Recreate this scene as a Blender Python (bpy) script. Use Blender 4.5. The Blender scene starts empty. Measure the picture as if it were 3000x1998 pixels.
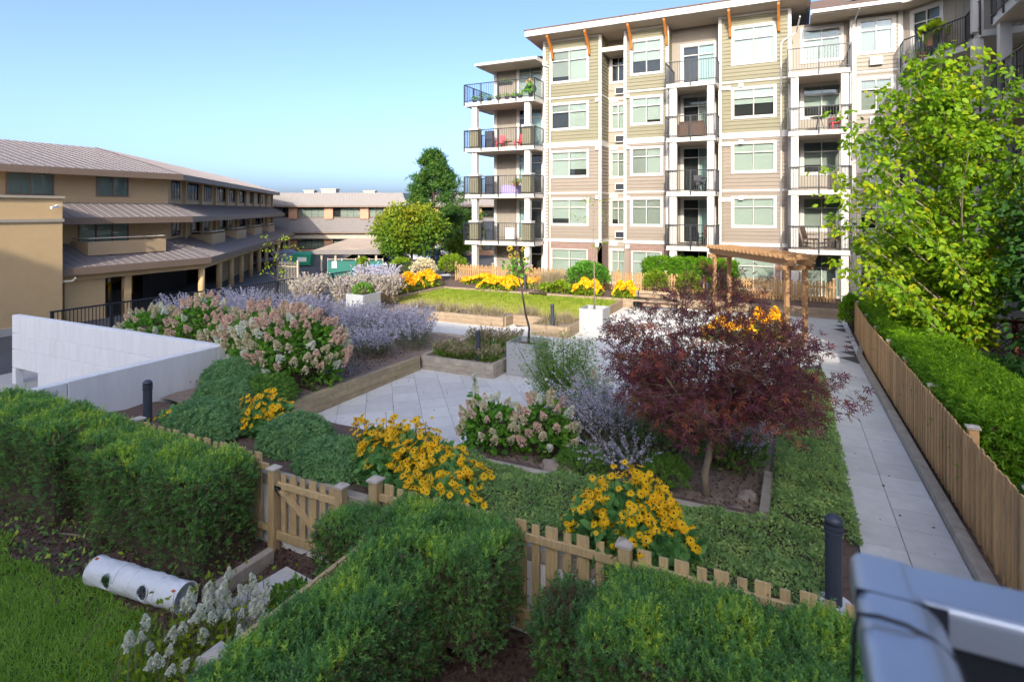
import bpy, bmesh, math, random
import numpy as np
from mathutils import Matrix, Vector

# ------------------------------------------------------------------ camera, sky, sun, exposure
scene = bpy.context.scene
TH = math.radians(26.02)                      # the camera looks 26 degrees left of the path's direction (+Y)
cam_d = bpy.data.cameras.new('camera')
cam_d.sensor_width = 36.0
cam_d.lens = 20.4
cam_d.shift_y = -0.1273                       # level camera, rising-front shift keeps verticals upright
cam_d.clip_start = 0.05
cam_d.clip_end = 3000
cam_d.dof.use_dof = True
cam_d.dof.focus_distance = 13.0
cam_d.dof.aperture_fstop = 2.8
cam = bpy.data.objects.new('camera', cam_d)
cam.location = (0, 0, 4.5)
cam.rotation_euler = (math.pi / 2, 0, TH)
scene.collection.objects.link(cam)
scene.camera = cam

SUN_AZ = (0.25, -1.0)                          # horizontal direction towards the sun
SUN_EL = math.radians(23.6)
world = bpy.data.worlds.new('World')
scene.world = world
world.use_nodes = True
wn, wl = world.node_tree.nodes, world.node_tree.links
for n in list(wn): wn.remove(n)
w_out = wn.new('ShaderNodeOutputWorld'); w_bg = wn.new('ShaderNodeBackground'); w_sky = wn.new('ShaderNodeTexSky')
w_sky.sky_type = 'NISHITA'; w_sky.sun_disc = False
w_sky.sun_elevation = SUN_EL
w_sky.sun_rotation = math.atan2(SUN_AZ[0], SUN_AZ[1])
w_sky.altitude = 50; w_sky.air_density = 0.5; w_sky.dust_density = 3.5; w_sky.ozone_density = 3.0
w_bg.inputs['Strength'].default_value = 0.15
wl.new(w_sky.outputs['Color'], w_bg.inputs['Color']); wl.new(w_bg.outputs['Background'], w_out.inputs['Surface'])

sun_d = bpy.data.lights.new('sun', 'SUN')
sun_d.energy = 2.0; sun_d.angle = math.radians(0.53); sun_d.color = (1.0, 0.93, 0.82)
sun = bpy.data.objects.new('sun', sun_d)
sd = Vector((SUN_AZ[0], SUN_AZ[1], 0)).normalized() * math.cos(SUN_EL) + Vector((0, 0, math.sin(SUN_EL)))
sun.rotation_euler = (-sd).to_track_quat('-Z', 'Y').to_euler()
scene.collection.objects.link(sun)
scene.cycles.max_bounces = 14; scene.cycles.diffuse_bounces = 8; scene.cycles.transmission_bounces = 8
scene.view_settings.view_transform = 'Standard'
scene.view_settings.look = 'None'
scene.view_settings.exposure = 1.62
scene.view_settings.gamma = 1.0
scene.view_settings.use_curve_mapping = False

# ------------------------------------------------------------------ helpers
random.seed(7); RNG = np.random.default_rng(11)
COL = scene.collection
U = random.uniform
def link(o, parent=None):
    COL.objects.link(o)
    if parent is not None: o.parent = parent
    return o
def tag(o, label=None, cat=None, group=None, kind=None):
    if label: o['label'] = label
    if cat: o['category'] = cat
    if group: o['group'] = group
    if kind: o['kind'] = kind
    return o
def thing(name, label, cat, loc=(0, 0, 0), rz=0.0, group=None):
    o = bpy.data.objects.new(name, None); o.empty_display_size = 0.2
    o.location = loc; o.rotation_euler = (0, 0, rz)
    link(o); return tag(o, label, cat, group)
def inst(name, mesh, parent=None, loc=(0, 0, 0), rot=(0, 0, 0), scale=(1, 1, 1)):
    o = bpy.data.objects.new(name, mesh); o.location = loc; o.rotation_euler = rot; o.scale = scale
    return link(o, parent)

class MB:
    def __init__(s, M=None): s.v = []; s.f = []; s.m = []; s.M = M
    def add(s, vs, fs, m=0):
        b = len(s.v)
        if s.M is not None: vs = [tuple(s.M @ Vector(p)) for p in vs]
        s.v += [tuple(p) for p in vs]
        for f in fs: s.f.append([b + i for i in f]); s.m.append(m)
        return s
    def box(s, x0, x1, y0, y1, z0, z1, m=0):
        if x1 < x0: x0, x1 = x1, x0
        if y1 < y0: y0, y1 = y1, y0
        v = [(x0,y0,z0),(x1,y0,z0),(x1,y1,z0),(x0,y1,z0),(x0,y0,z1),(x1,y0,z1),(x1,y1,z1),(x0,y1,z1)]
        return s.add(v, [(3,2,1,0),(4,5,6,7),(0,1,5,4),(1,2,6,5),(2,3,7,6),(3,0,4,7)], m)
    def bar(s, p, q, w, h, m=0, up=(0, 0, 1)):
        p = Vector(p); q = Vector(q); d = (q - p).normalized(); u = Vector(up)
        r = d.cross(u)
        if r.length < 1e-4: r = d.cross(Vector((1, 0, 0)))
        r.normalize(); u = r.cross(d).normalized()
        r = r * w / 2; u = u * h / 2
        v = [p-r-u, p+r-u, p+r+u, p-r+u, q-r-u, q+r-u, q+r+u, q-r+u]
        return s.add([tuple(a) for a in v], [(0,1,2,3),(7,6,5,4),(0,4,5,1),(1,5,6,2),(2,6,7,3),(3,7,4,0)], m)
    def tube(s, pts, rs, n=6, m=0, caps=True):
        pts = [Vector(p) for p in pts]
        if not hasattr(rs, '__len__'): rs = [rs] * len(pts)
        vs = []; fs = []; prev = None
        for i, p in enumerate(pts):
            d = (pts[min(i+1, len(pts)-1)] - pts[max(i-1, 0)])
            d = d.normalized() if d.length > 1e-7 else Vector((0, 0, 1))
            a = prev if prev is not None else (Vector((1, 0, 0)) if abs(d.x) < .9 else Vector((0, 1, 0)))
            a = (a - d * a.dot(d)).normalized(); prev = a; b = d.cross(a)
            for k in range(n):
                t = 2 * math.pi * k / n
                vs.append(tuple(p + (a * math.cos(t) + b * math.sin(t)) * rs[i]))
        for i in range(len(pts) - 1):
            for k in range(n):
                fs.append((i*n+k, i*n+(k+1) % n, (i+1)*n+(k+1) % n, (i+1)*n+k))
        if caps: fs.append(tuple(range(n))[::-1]); fs.append(tuple((len(pts)-1)*n+k for k in range(n)))
        return s.add(vs, fs, m)
    def lathe(s, prof, n=16, c=(0, 0, 0), m=0):
        vs = []; fs = []
        for r, z in prof:
            for k in range(n):
                t = 2 * math.pi * k / n
                vs.append((c[0] + r * math.cos(t), c[1] + r * math.sin(t), c[2] + z))
        for i in range(len(prof) - 1):
            for k in range(n): fs.append((i*n+k, i*n+(k+1) % n, (i+1)*n+(k+1) % n, (i+1)*n+k))
        fs.append(tuple(range(n))[::-1]); fs.append(tuple((len(prof)-1)*n+k for k in range(n)))
        return s.add(vs, fs, m)
    def prism(s, poly, a, b, axis='z', m=0):
        n = len(poly)
        def P(u, w, t): return (u, w, t) if axis == 'z' else ((u, t, w) if axis == 'y' else (t, u, w))
        vs = [P(u, w, a) for u, w in poly] + [P(u, w, b) for u, w in poly]
        fs = [tuple(range(n))[::-1], tuple(range(n, 2*n))] + [(i, (i+1) % n, n+(i+1) % n, n+i) for i in range(n)]
        return s.add(vs, fs, m)
    def quad(s, a, b, c, d, m=0): return s.add([a, b, c, d], [(0, 1, 2, 3)], m)
    def mesh(s, name, mats, smooth=False):
        me = bpy.data.meshes.new(name); me.from_pydata(s.v, [], s.f)
        for k in (mats if isinstance(mats, (list, tuple)) else [mats]): me.materials.append(k)
        me.polygons.foreach_set('material_index', s.m)
        bm = bmesh.new(); bm.from_mesh(me); bmesh.ops.recalc_face_normals(bm, faces=bm.faces); bm.to_mesh(me); bm.free()
        if smooth:
            me.polygons.foreach_set('use_smooth', [True] * len(me.polygons))
        me.update(); return me
    def build(s, name, mats, parent=None, smooth=False, bevel=0.0):
        o = bpy.data.objects.new(name, s.mesh(name, mats, smooth)); link(o, parent)
        if bevel:
            b = o.modifiers.new('bevel', 'BEVEL'); b.width = bevel; b.segments = 1; b.limit_method = 'ANGLE'
        return o

# ------------------------------------------------------------------ materials
def nt(name):
    m = bpy.data.materials.new(name); m.use_nodes = True
    N, L = m.node_tree.nodes, m.node_tree.links
    return m, N, L, N['Principled BSDF']
def c4(c, k=1.0): return (min(1, c[0]*k), min(1, c[1]*k), min(1, c[2]*k), 1)
def mat(name, col, rough=0.6, var=0.18, scale=3.0, bump=0.0, bscale=40.0, metal=0.0, spec=0.4, stretch=(1, 1, 1), objvar=0.0, stain=0.0, stain_col=None):
    m, N, L, P = nt(name)
    tc = N.new('ShaderNodeTexCoord'); mp = N.new('ShaderNodeMapping'); mp.inputs['Scale'].default_value = stretch
    L.new(tc.outputs['Object'], mp.inputs['Vector'])
    oi = N.new('ShaderNodeObjectInfo')
    add = N.new('ShaderNodeVectorMath'); add.operation = 'ADD'
    mul = N.new('ShaderNodeMath'); mul.operation = 'MULTIPLY'; mul.inputs[1].default_value = 37.0
    L.new(oi.outputs['Random'], mul.inputs[0]); L.new(mp.outputs['Vector'], add.inputs[0]); L.new(mul.outputs[0], add.inputs[1])
    ns = N.new('ShaderNodeTexNoise'); ns.inputs['Scale'].default_value = scale; ns.inputs['Detail'].default_value = 6; ns.inputs['Roughness'].default_value = .65
    L.new(add.outputs[0], ns.inputs['Vector'])
    rp = N.new('ShaderNodeValToRGB'); rp.color_ramp.elements[0].position = .25; rp.color_ramp.elements[1].position = .75
    rp.color_ramp.elements[0].color = c4(col, 1 - var); rp.color_ramp.elements[1].color = c4(col, 1 + var)
    L.new(ns.outputs['Fac'], rp.inputs['Fac']); out = rp.outputs['Color']
    if objvar:
        hs = N.new('ShaderNodeHueSaturation'); mr = N.new('ShaderNodeMapRange')
        mr.inputs['To Min'].default_value = 1 - objvar; mr.inputs['To Max'].default_value = 1 + objvar
        L.new(oi.outputs['Random'], mr.inputs['Value']); L.new(mr.outputs['Result'], hs.inputs['Value']); L.new(out, hs.inputs['Color']); out = hs.outputs['Color']
    if stain:
        n2 = N.new('ShaderNodeTexNoise'); n2.inputs['Scale'].default_value = .9; n2.inputs['Detail'].default_value = 8; n2.inputs['Roughness'].default_value = .7
        L.new(add.outputs[0], n2.inputs['Vector'])
        r2 = N.new('ShaderNodeValToRGB'); r2.color_ramp.elements[0].position = .52; r2.color_ramp.elements[1].position = .72
        mx = N.new('ShaderNodeMixRGB'); mx.inputs['Color2'].default_value = c4(stain_col or tuple(x*.55 for x in col))
        mm = N.new('ShaderNodeMath'); mm.operation = 'MULTIPLY'; mm.inputs[1].default_value = stain
        L.new(n2.outputs['Fac'], r2.inputs['Fac']); L.new(r2.outputs['Color'], mm.inputs[0]); L.new(mm.outputs[0], mx.inputs['Fac'])
        L.new(out, mx.inputs['Color1']); out = mx.outputs['Color']
    L.new(out, P.inputs['Base Color'])
    P.inputs['Roughness'].default_value = rough; P.inputs['Metallic'].default_value = metal; P.inputs['Specular IOR Level'].default_value = spec
    if bump:
        nb = N.new('ShaderNodeTexNoise'); nb.inputs['Scale'].default_value = bscale; nb.inputs['Detail'].default_value = 5
        L.new(add.outputs[0], nb.inputs['Vector'])
        bp = N.new('ShaderNodeBump'); bp.inputs['Strength'].default_value = bump; bp.inputs['Distance'].default_value = .01
        L.new(nb.outputs['Fac'], bp.inputs['Height']); L.new(bp.outputs['Normal'], P.inputs['Normal'])
    return m
def leafmat(name, cols, trans=0.3, rough=0.55):
    m, N, L, P = nt(name)
    at = N.new('ShaderNodeAttribute'); at.attribute_name = 'tint'
    rp = N.new('ShaderNodeValToRGB'); e = rp.color_ramp.elements
    while len(e) < len(cols): e.new(.5)
    for i, cc in enumerate(cols): e[i].position = i / (len(cols) - 1); e[i].color = c4(cc)
    L.new(at.outputs['Fac'], rp.inputs['Fac']); L.new(rp.outputs['Color'], P.inputs['Base Color'])
    P.inputs['Roughness'].default_value = rough; P.inputs['Specular IOR Level'].default_value = .3
    tr = N.new('ShaderNodeBsdfTranslucent'); L.new(rp.outputs['Color'], tr.inputs['Color'])
    mx = N.new('ShaderNodeMixShader'); mx.inputs['Fac'].default_value = trans
    L.new(P.outputs['BSDF'], mx.inputs[1]); L.new(tr.outputs['BSDF'], mx.inputs[2])
    L.new(mx.outputs['Shader'], N['Material Output'].inputs['Surface'])
    return m
def brickmat(name, c1, c2, mortar, scale=1.0, axes='xz'):
    m, N, L, P = nt(name)
    tc = N.new('ShaderNodeTexCoord'); sp = N.new('ShaderNodeSeparateXYZ'); cb = N.new('ShaderNodeCombineXYZ')
    L.new(tc.outputs['Object'], sp.inputs['Vector'])
    if axes == 'xz':
        ad = N.new('ShaderNodeMath'); ad.operation = 'ADD'; L.new(sp.outputs['X'], ad.inputs[0]); L.new(sp.outputs['Y'], ad.inputs[1]); L.new(ad.outputs[0], cb.inputs['X'])
    L.new(sp.outputs['Z'], cb.inputs['Y'])
    b = N.new('ShaderNodeTexBrick'); b.inputs['Scale'].default_value = scale; b.inputs['Brick Width'].default_value = .21; b.inputs['Row Height'].default_value = .075
    b.inputs['Mortar Size'].default_value = .012; b.inputs['Bias'].default_value = 0.0
    b.inputs['Color1'].default_value = c4(c1); b.inputs['Color2'].default_value = c4(c2); b.inputs['Mortar'].default_value = c4(mortar)
    L.new(cb.outputs['Vector'], b.inputs['Vector']); L.new(b.outputs['Color'], P.inputs['Base Color']); P.inputs['Roughness'].default_value = .85
    bp = N.new('ShaderNodeBump'); bp.inputs['Strength'].default_value = .5; bp.inputs['Distance'].default_value = .01; bp.invert = True
    L.new(b.outputs['Fac'], bp.inputs['Height']); L.new(bp.outputs['Normal'], P.inputs['Normal'])
    return m
def glassmat(name, tint=(.55, .62, .62), fac=.35):
    m, N, L, P = nt(name); N.remove(P)
    t = N.new('ShaderNodeBsdfTransparent'); t.inputs['Color'].default_value = c4(tint)
    g = N.new('ShaderNodeBsdfGlossy'); g.inputs['Roughness'].default_value = .02; g.inputs['Color'].default_value = (.27, .32, .40, 1)
    lw = N.new('ShaderNodeFresnel'); lw.inputs['IOR'].default_value = 1.5
    ad = N.new('ShaderNodeMath'); ad.operation = 'ADD'; ad.inputs[1].default_value = fac; ad.use_clamp = True
    L.new(lw.outputs['Fac'], ad.inputs[0])
    mx = N.new('ShaderNodeMixShader'); L.new(ad.outputs[0], mx.inputs['Fac']); L.new(t.outputs[0], mx.inputs[1]); L.new(g.outputs[0], mx.inputs[2])
    L.new(mx.outputs[0], N['Material Output'].inputs['Surface']); return m
def stripemat(name, ca, cb, freq, axis='Z', rough=.6):
    m, N, L, P = nt(name)
    tc = N.new('ShaderNodeTexCoord'); w = N.new('ShaderNodeTexWave'); w.wave_type = 'BANDS'; w.bands_direction = axis; w.inputs['Scale'].default_value = freq; w.inputs['Distortion'].default_value = 0
    L.new(tc.outputs['Object'], w.inputs['Vector'])
    rp = N.new('ShaderNodeValToRGB'); rp.color_ramp.elements[0].color = c4(ca); rp.color_ramp.elements[1].color = c4(cb)
    L.new(w.outputs['Fac'], rp.inputs['Fac']); L.new(rp.outputs['Color'], P.inputs['Base Color']); P.inputs['Roughness'].default_value = rough
    return m

M = {}
M['trim'] = mat('trim_paint', (.50, .47, .42), .5, .04, 2)
M['soffit'] = mat('soffit_vinyl', (.46, .39, .31), .6, .05, 2)
M['olive'] = mat('olive_siding', (.19, .173, .105), .7, .06, 1.5, .15, 30, objvar=.05)
M['taupe'] = mat('taupe_siding', (.225, .182, .138), .7, .05, 1.5, .15, 30, objvar=.05)
M['beige'] = mat('beige_siding', (.29, .25, .195), .7, .05, 1.5, .15, 30)
M['batten'] = mat('batten_wall', (.24, .205, .16), .75, .06, 2)
M['brick'] = brickmat('brick_wall', (.24, .12, .085), (.18, .09, .065), (.27, .225, .19))
M['bracket'] = mat('cedar_bracket', (.42, .14, .025), .45, .2, 6, stretch=(6, 6, 1))
M['black'] = mat('black_metal', (.018, .020, .024), .45, .1, 8)
M['glass'] = glassmat('window_glass', (.86, .90, .88), .0)
M['blind'] = stripemat('window_blind', (.40, .42, .37), (.52, .53, .47), 16)
M['blind2'] = stripemat('window_shade', (.26, .26, .23), (.36, .35, .30), 16)
M['curtain'] = stripemat('window_curtain', (.30, .42, .40), (.48, .58, .54), 4, 'X')
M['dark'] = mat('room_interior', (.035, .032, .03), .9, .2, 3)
M['roofbrown'] = mat('brown_shingles', (.13, .085, .065), .85, .25, 6, .5, 30)
M['white'] = mat('white_plastic', (.72, .70, .64), .5, .04, 3)
M['deck'] = mat('deck_membrane', (.35, .30, .24), .8, .1, 3)
M['concrete'] = mat('white_concrete', (.74, .73, .71), .85, .07, 2.5, .25, 25, stretch=(2.2, 2.2, .32), stain=.35, stain_col=(.55, .53, .50))
M['paver'] = mat('grey_paver', (.61, .59, .55), .85, .09, 5, .35, 120, objvar=.085, stain=.5, stain_col=(.50, .475, .43))
M['joint'] = mat('paver_sand', (.10, .095, .085), .95, .3, 20)
M['asphalt'] = mat('asphalt', (.085, .085, .088), .9, .2, 2.5, .4, 90, stain=.3, stain_col=(.06, .06, .06))
M['sidewalk'] = mat('sidewalk_concrete', (.44, .42, .38), .85, .08, 3, .2, 60)
M['soil'] = mat('bark_mulch', (.13, .085, .065), .95, .45, 14, 1.0, 45)
M['soil2'] = mat('dry_soil', (.25, .19, .15), .95, .3, 10, .8, 60)
M['timber'] = mat('weathered_timber', (.38, .30, .18), .85, .28, 5, .5, 30, objvar=.12, stretch=(1, 1, 1), stain=.5, stain_col=(.19, .16, .12))
M['timber_sun'] = mat('sunlit_timber', (.30, .22, .14), .85, .2, 5, .4, 30, objvar=.1, stain=.4, stain_col=(.22, .17, .12))  # copy of the timber toned for the sunlit edgings
M['timber_grey'] = mat('grey_timber', (.38, .325, .255), .85, .25, 5, .5, 30, objvar=.1, stain=.5, stain_col=(.23, .20, .17))
M['picket'] = mat('cedar_picket', (.56, .33, .14), .8, .25, 7, .3, 40, objvar=.22, stretch=(7, 7, .8), stain=.5, stain_col=(.36, .27, .19))
M['fencefront'] = mat('greyed_cedar', (.52, .37, .18), .8, .25, 7, .3, 40, objvar=.12, stretch=(6, 6, .8), stain=.4, stain_col=(.30, .23, .14))
M['fencefar'] = mat('sunlit_cedar', (.36, .215, .09), .8, .15, 7, .2, 40, objvar=.12, stretch=(6, 6, .8))
M['pergola'] = mat('pergola_cedar', (.30, .17, .078), .75, .18, 6, .2, 30, objvar=.08, stretch=(3, 3, 3))
M['capwood'] = mat('post_cap_wood', (.50, .43, .35), .8, .2, 8, .3, 40, objvar=.06)
M['bollard'] = mat('bollard_paint', (.045, .052, .07), .42, .12, 6)
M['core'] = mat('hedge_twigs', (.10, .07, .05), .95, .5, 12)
M['twig'] = mat('bark_brown', (.075, .055, .04), .9, .3, 14, .4, 40)
M['barkpale'] = mat('bark_pale', (.24, .19, .13), .9, .3, 10, .5, 40)
M['rock'] = mat('granite_rock', (.27, .215, .17), .9, .25, 6, .7, 18, stain=.4, stain_col=(.16, .14, .12))
M['rockpale'] = mat('pale_rock', (.40, .38, .34), .9, .2, 6, .7, 18)
M['boxgrey'] = mat('planter_fibre_concrete', (.34, .345, .345), .7, .06, 30, .2, 150)
M['ochre'] = mat('ochre_stucco', (.58, .40, .20), .9, .06, 2, .4, 120, stain=.3, stain_col=(.44, .31, .17))
M['tanwall'] = mat('tan_stucco', (.42, .295, .165), .9, .06, 2, .4, 120)
M['metalroof'] = mat('brown_metal_roof', (.185, .158, .148), .5, .06, 1.2, objvar=.03)
M['fascia'] = mat('brown_fascia', (.17, .12, .085), .6, .08, 2)
M['greyroof'] = mat('grey_mansard_metal', (.175, .155, .14), .55, .05, 1.5)
M['redbrick'] = brickmat('orange_brick', (.48, .20, .085), (.40, .16, .07), (.42, .33, .25))
M['cream'] = mat('cream_fascia', (.36, .31, .235), .6, .06, 2)
M['yellowpost'] = mat('yellow_bollard', (.62, .36, .02), .5, .08, 6)
M['tyre'] = mat('tyre_rubber', (.02, .02, .02), .8, .1, 6)
M['chrome'] = mat('alloy_metal', (.55, .56, .58), .3, .05, 4, metal=.8)
M['carglass'] = mat('car_glass', (.02, .03, .035), .08, .1, 3, spec=.8)
M['lamp'] = mat('lamp_lens', (.65, .62, .58), .15, .05, 3)
M['redlamp'] = mat('tail_lamp', (.40, .02, .015), .2, .05, 3)
M['fabric'] = mat('tunnel_fabric', (.78, .78, .78), .75, .05, 5, .5, 14)
M['orange'] = mat('orange_patch', (.62, .16, .05), .6, .05, 5)
M['alu'] = mat('satin_aluminium', (.36, .40, .46), .34, .05, 6, .08, 60, metal=.55, spec=.6, stain=.25, stain_col=(.28, .31, .35))
M['alud'] = mat('dark_panel', (.015, .017, .024), .5, .1, 2)
M['wicker'] = mat('brown_wicker', (.10, .06, .04), .8, .3, 40, .6, 90)
M['redseat'] = mat('red_chair_paint', (.62, .05, .06), .5, .1, 6)
M['greendump'] = mat('green_steel', (.01, .22, .12), .5, .12, 3)
M['blueplastic'] = mat('blue_plastic', (.16, .38, .62), .5, .08, 3)
M['greenmesh'] = mat('green_windscreen', (.025, .13, .10), .85, .15, 3)
M['tanmetal'] = mat('tan_metal', (.50, .43, .31), .5, .06, 3)
M['terracotta'] = mat('terracotta', (.38, .15, .07), .8, .1, 6)
M['grassbase'] = mat('lawn_soil', (.075, .105, .03), .95, .4, 9, .5, 60)
# foliage
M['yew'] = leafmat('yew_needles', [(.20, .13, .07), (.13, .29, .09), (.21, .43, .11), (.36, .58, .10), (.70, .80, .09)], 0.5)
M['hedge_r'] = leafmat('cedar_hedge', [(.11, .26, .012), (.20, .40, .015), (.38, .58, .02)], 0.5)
M['hedge_far'] = leafmat('far_hedge', [(0.060, 0.156, 0.006), (0.120, 0.288, 0.010), (0.216, 0.396, 0.014)], 0.35)
M['cover'] = leafmat('groundcover', [(0.173, 0.302, 0.095), (0.275, 0.440, 0.140), (0.483, 0.606, 0.183)], 0.5)
M['juniper'] = leafmat('juniper', [(0.147, 0.293, 0.115), (0.235, 0.439, 0.165), (0.412, 0.610, 0.192)], 0.5)
M['maple'] = leafmat('purple_maple', [(.09, .035, .05), (.16, .05, .065), (.25, .08, .10), (.20, .13, .05), (.46, .10, .06), (.66, .22, .10)], .5)
M['bigleaf'] = leafmat('birch_leaf', [(0.055, 0.146, 0.010), (0.141, 0.293, 0.013), (0.282, 0.455, 0.015), (0.600, 0.552, 0.019)], 0.55)
M['bigleafdark'] = leafmat('shade_toned_leaf', [(.035, .10, .02), (.06, .16, .03), (.11, .22, .035)], 0.45)  # green darkened to stand for shade on the right edge tree
M['hydleaf'] = leafmat('hydrangea_leaf', [(0.072, 0.216, 0.026), (0.145, 0.367, 0.040), (0.266, 0.517, 0.053)], 0.5)
M['rudleaf'] = leafmat('rudbeckia_leaf', [(0.094, 0.255, 0.079), (0.159, 0.381, 0.107), (0.265, 0.508, 0.142)], 0.5)
M['sageleaf'] = leafmat('sage_leaf', [(.12, .18, .10), (.20, .26, .16), (.28, .33, .22)], .4)
M['sageflower'] = leafmat('sage_flower', [(.44, .42, .50), (.54, .52, .61), (.63, .61, .67)], 0.4)
M['sagelit'] = leafmat('sage_sunlit', [(.40, .36, .28), (.55, .50, .36), (.50, .42, .52)], .4)  # cream tint puts the sunlight on the sage into its colour
M['fern'] = leafmat('feathery_leaf', [(0.088, 0.216, 0.036), (0.176, 0.342, 0.048), (0.312, 0.450, 0.072)], 0.4)
M['straw'] = leafmat('dry_lavender', [(.20, .17, .09), (.34, .28, .16), (.46, .38, .24)], .3)
M['lime'] = leafmat('lime_leaf', [(.10, .19, .01), (.20, .31, .012), (.34, .40, .02)], .4)
M['grass'] = leafmat('lawn_grass', [(.22, .42, .05), (.34, .56, .08), (.50, .60, .15)], 0.5)
M['grasslit'] = leafmat('sunlit_grass', [(.20, .30, .02), (.34, .40, .04), (.50, .44, .14)], .35)
M['pine'] = leafmat('pine_needles', [(0.022, 0.075, 0.018), (0.053, 0.143, 0.022), (0.128, 0.210, 0.022)], 0.35)
M['autumn'] = leafmat('autumn_maple', [(0.045, 0.120, 0.012), (0.112, 0.210, 0.012), (0.255, 0.285, 0.015), (0.510, 0.300, 0.018)], 0.4)
M['petal'] = leafmat('rudbeckia_petal', [(.92, .55, .008), (.95, .64, .012)], 0.4)
M['petalfar'] = leafmat('marigold_mass', [(.85, .32, .004), (.92, .50, .006), (.90, .60, .02)], .25)
M['eye'] = mat('rudbeckia_eye', (.035, .014, .008), .8, .2, 20)
M['panwhite'] = leafmat('panicle_white', [(.62, .66, .46), (.80, .80, .66), (.86, .86, .78)], .3)
M['pancream'] = leafmat('panicle_cream', [(.52, .50, .27), (.74, .64, .42), (.80, .74, .54)], .3)
M['panpink'] = leafmat('panicle_pink', [(.70, .50, .36), (.80, .56, .44), (.82, .68, .52)], 0.3)
M['whiteflower'] = leafmat('white_flower', [(.70, .72, .64), (.80, .80, .76), (.82, .82, .80)], .3)
M['sunpetal'] = mat('sunflower_petal', (.85, .58, .01), .5, .1, 20)

# ------------------------------------------------------------------ foliage
def T(vs, fs): return np.array(vs, float), np.array(fs, int)
TM = {}
TM['leaf'] = T([(0,0,0),(.45,.26,.07),(1,0,-.05),(.45,-.26,.07)], [(0,1,2),(0,2,3)])
TM['ovate'] = T([(0,0,0),(.3,.30,.05),(.65,.26,.02),(1,0,-.10),(.65,-.26,.02),(.3,-.30,.05)], [(0,1,2),(0,2,3),(0,3,4),(0,4,5)])
TM['blade'] = T([(0,.5,0),(0,-.5,0),(.55,.35,.02),(.55,-.35,.02),(1,0,-.08)], [(0,1,3),(0,3,2),(2,3,4)])
def _sprig(n, ln, w, sp):
    vs = []; fs = []
    for i in range(n):
        t = .08 + .88 * i / (n - 1); a = i * 2.4
        d = np.array([.55, sp*math.cos(a), sp*math.sin(a)]) * ln * (1 - .35*t)
        q = np.array([0, -math.sin(a), math.cos(a)]) * w
        p = np.array([t, 0, 0]); b = len(vs)
        vs += [tuple(p - q), tuple(p + q), tuple(p + d)]; fs.append((b, b+1, b+2))
    return T(vs, fs)
TM['sprig'] = _sprig(9, .52, .085, .75)
TM['tuft'] = _sprig(6, .75, .12, .8)
def _star(n, spread, w, ln):
    vs = [(0, 0, 0)]; fs = []
    for i in range(n):
        k = (i - (n-1)/2) / ((n-1)/2); a = k * spread; l = ln * (1 - .42*abs(k))
        d = np.array([math.cos(a), math.sin(a), 0]); q = np.array([-math.sin(a), math.cos(a), 0])
        b = len(vs); m = d * l * .42
        vs += [tuple(m + q*w + np.array([0,0,.03])), tuple(d*l + np.array([0,0,-.08])), tuple(m - q*w + np.array([0,0,.03]))]
        fs += [(0, b+2, b+1), (0, b+1, b)]
    return T(vs, fs)
TM['star'] = _star(5, 1.9, .085, 1.0)
TM['floret'] = T([(-.5,-.5,0),(.5,-.5,.1),(.5,.5,0),(-.5,.5,.1)], [(0,1,2),(0,2,3)])
def unit(a): return a / np.maximum(np.linalg.norm(a, axis=-1, keepdims=True), 1e-9)
def np_mesh(name, V, F, tint, m):
    me = bpy.data.meshes.new(name)
    me.vertices.add(len(V)); me.vertices.foreach_set('co', V.astype(np.float32).ravel())
    k = F.shape[1]
    me.loops.add(F.size); me.loops.foreach_set('vertex_index', F.astype(np.int32).ravel())
    me.polygons.add(len(F)); me.polygons.foreach_set('loop_start', np.arange(0, F.size, k, dtype=np.int32))
    try: me.polygons.foreach_set('loop_total', np.full(len(F), k, dtype=np.int32))
    except Exception: pass
    at = me.attributes.new('tint', 'FLOAT', 'POINT'); at.data.foreach_set('value', tint.astype(np.float32))
    me.materials.append(m); me.update(calc_edges=True); me.validate(); return me
def foliage_arrays(P, D, size, tmpl, tint):
    tv, tf = TM[tmpl]; n = len(P); k = len(tv)
    D = unit(D); R = RNG.normal(size=(n, 3)); Y = unit(np.cross(D, R)); Z = np.cross(D, Y)
    # leaves tend to face upwards
    flip = np.where(Z[:, 2:3] < 0, -1.0, 1.0); Z = Z * flip; Y = Y * flip
    s = np.broadcast_to(np.asarray(size, float), (n,))[:, None, None]
    V = P[:, None, :] + s * (tv[None, :, 0:1] * D[:, None, :] + tv[None, :, 1:2] * Y[:, None, :] + tv[None, :, 2:3] * Z[:, None, :])
    F = (tf[None] + (np.arange(n) * k)[:, None, None]).reshape(-1, 3)
    return V.reshape(-1, 3), F, np.repeat(np.broadcast_to(tint, (n,)), k)
def foliage(name, P, D, size, tmpl, m, parent, tint=None, kind='stuff'):
    P = np.asarray(P, float); n = len(P)
    if tint is None: tint = RNG.random(n)
    V, F, t = foliage_arrays(P, np.asarray(D, float), size, tmpl, np.clip(tint, 0, 1))
    o = bpy.data.objects.new(name, np_mesh(name, V, F, t, m)); link(o, parent)
    if kind: o['kind'] = kind
    return o
def rand_dirs(n, up=0.0): d = RNG.normal(size=(n, 3)); d = unit(d); d[:, 2] += up; return unit(d)
def wob(P, s=1.3, a=1.0):
    return a * (np.sin(P[:, 0]*s*2.1 + P[:, 1]*1.7*s + 1) + np.sin(P[:, 1]*s*2.7 - P[:, 0]*s*1.1 + P[:, 2]*s*2 + 2) + np.sin(P[:, 2]*3.1*s + P[:, 0]*s*3.3)) / 3
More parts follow.
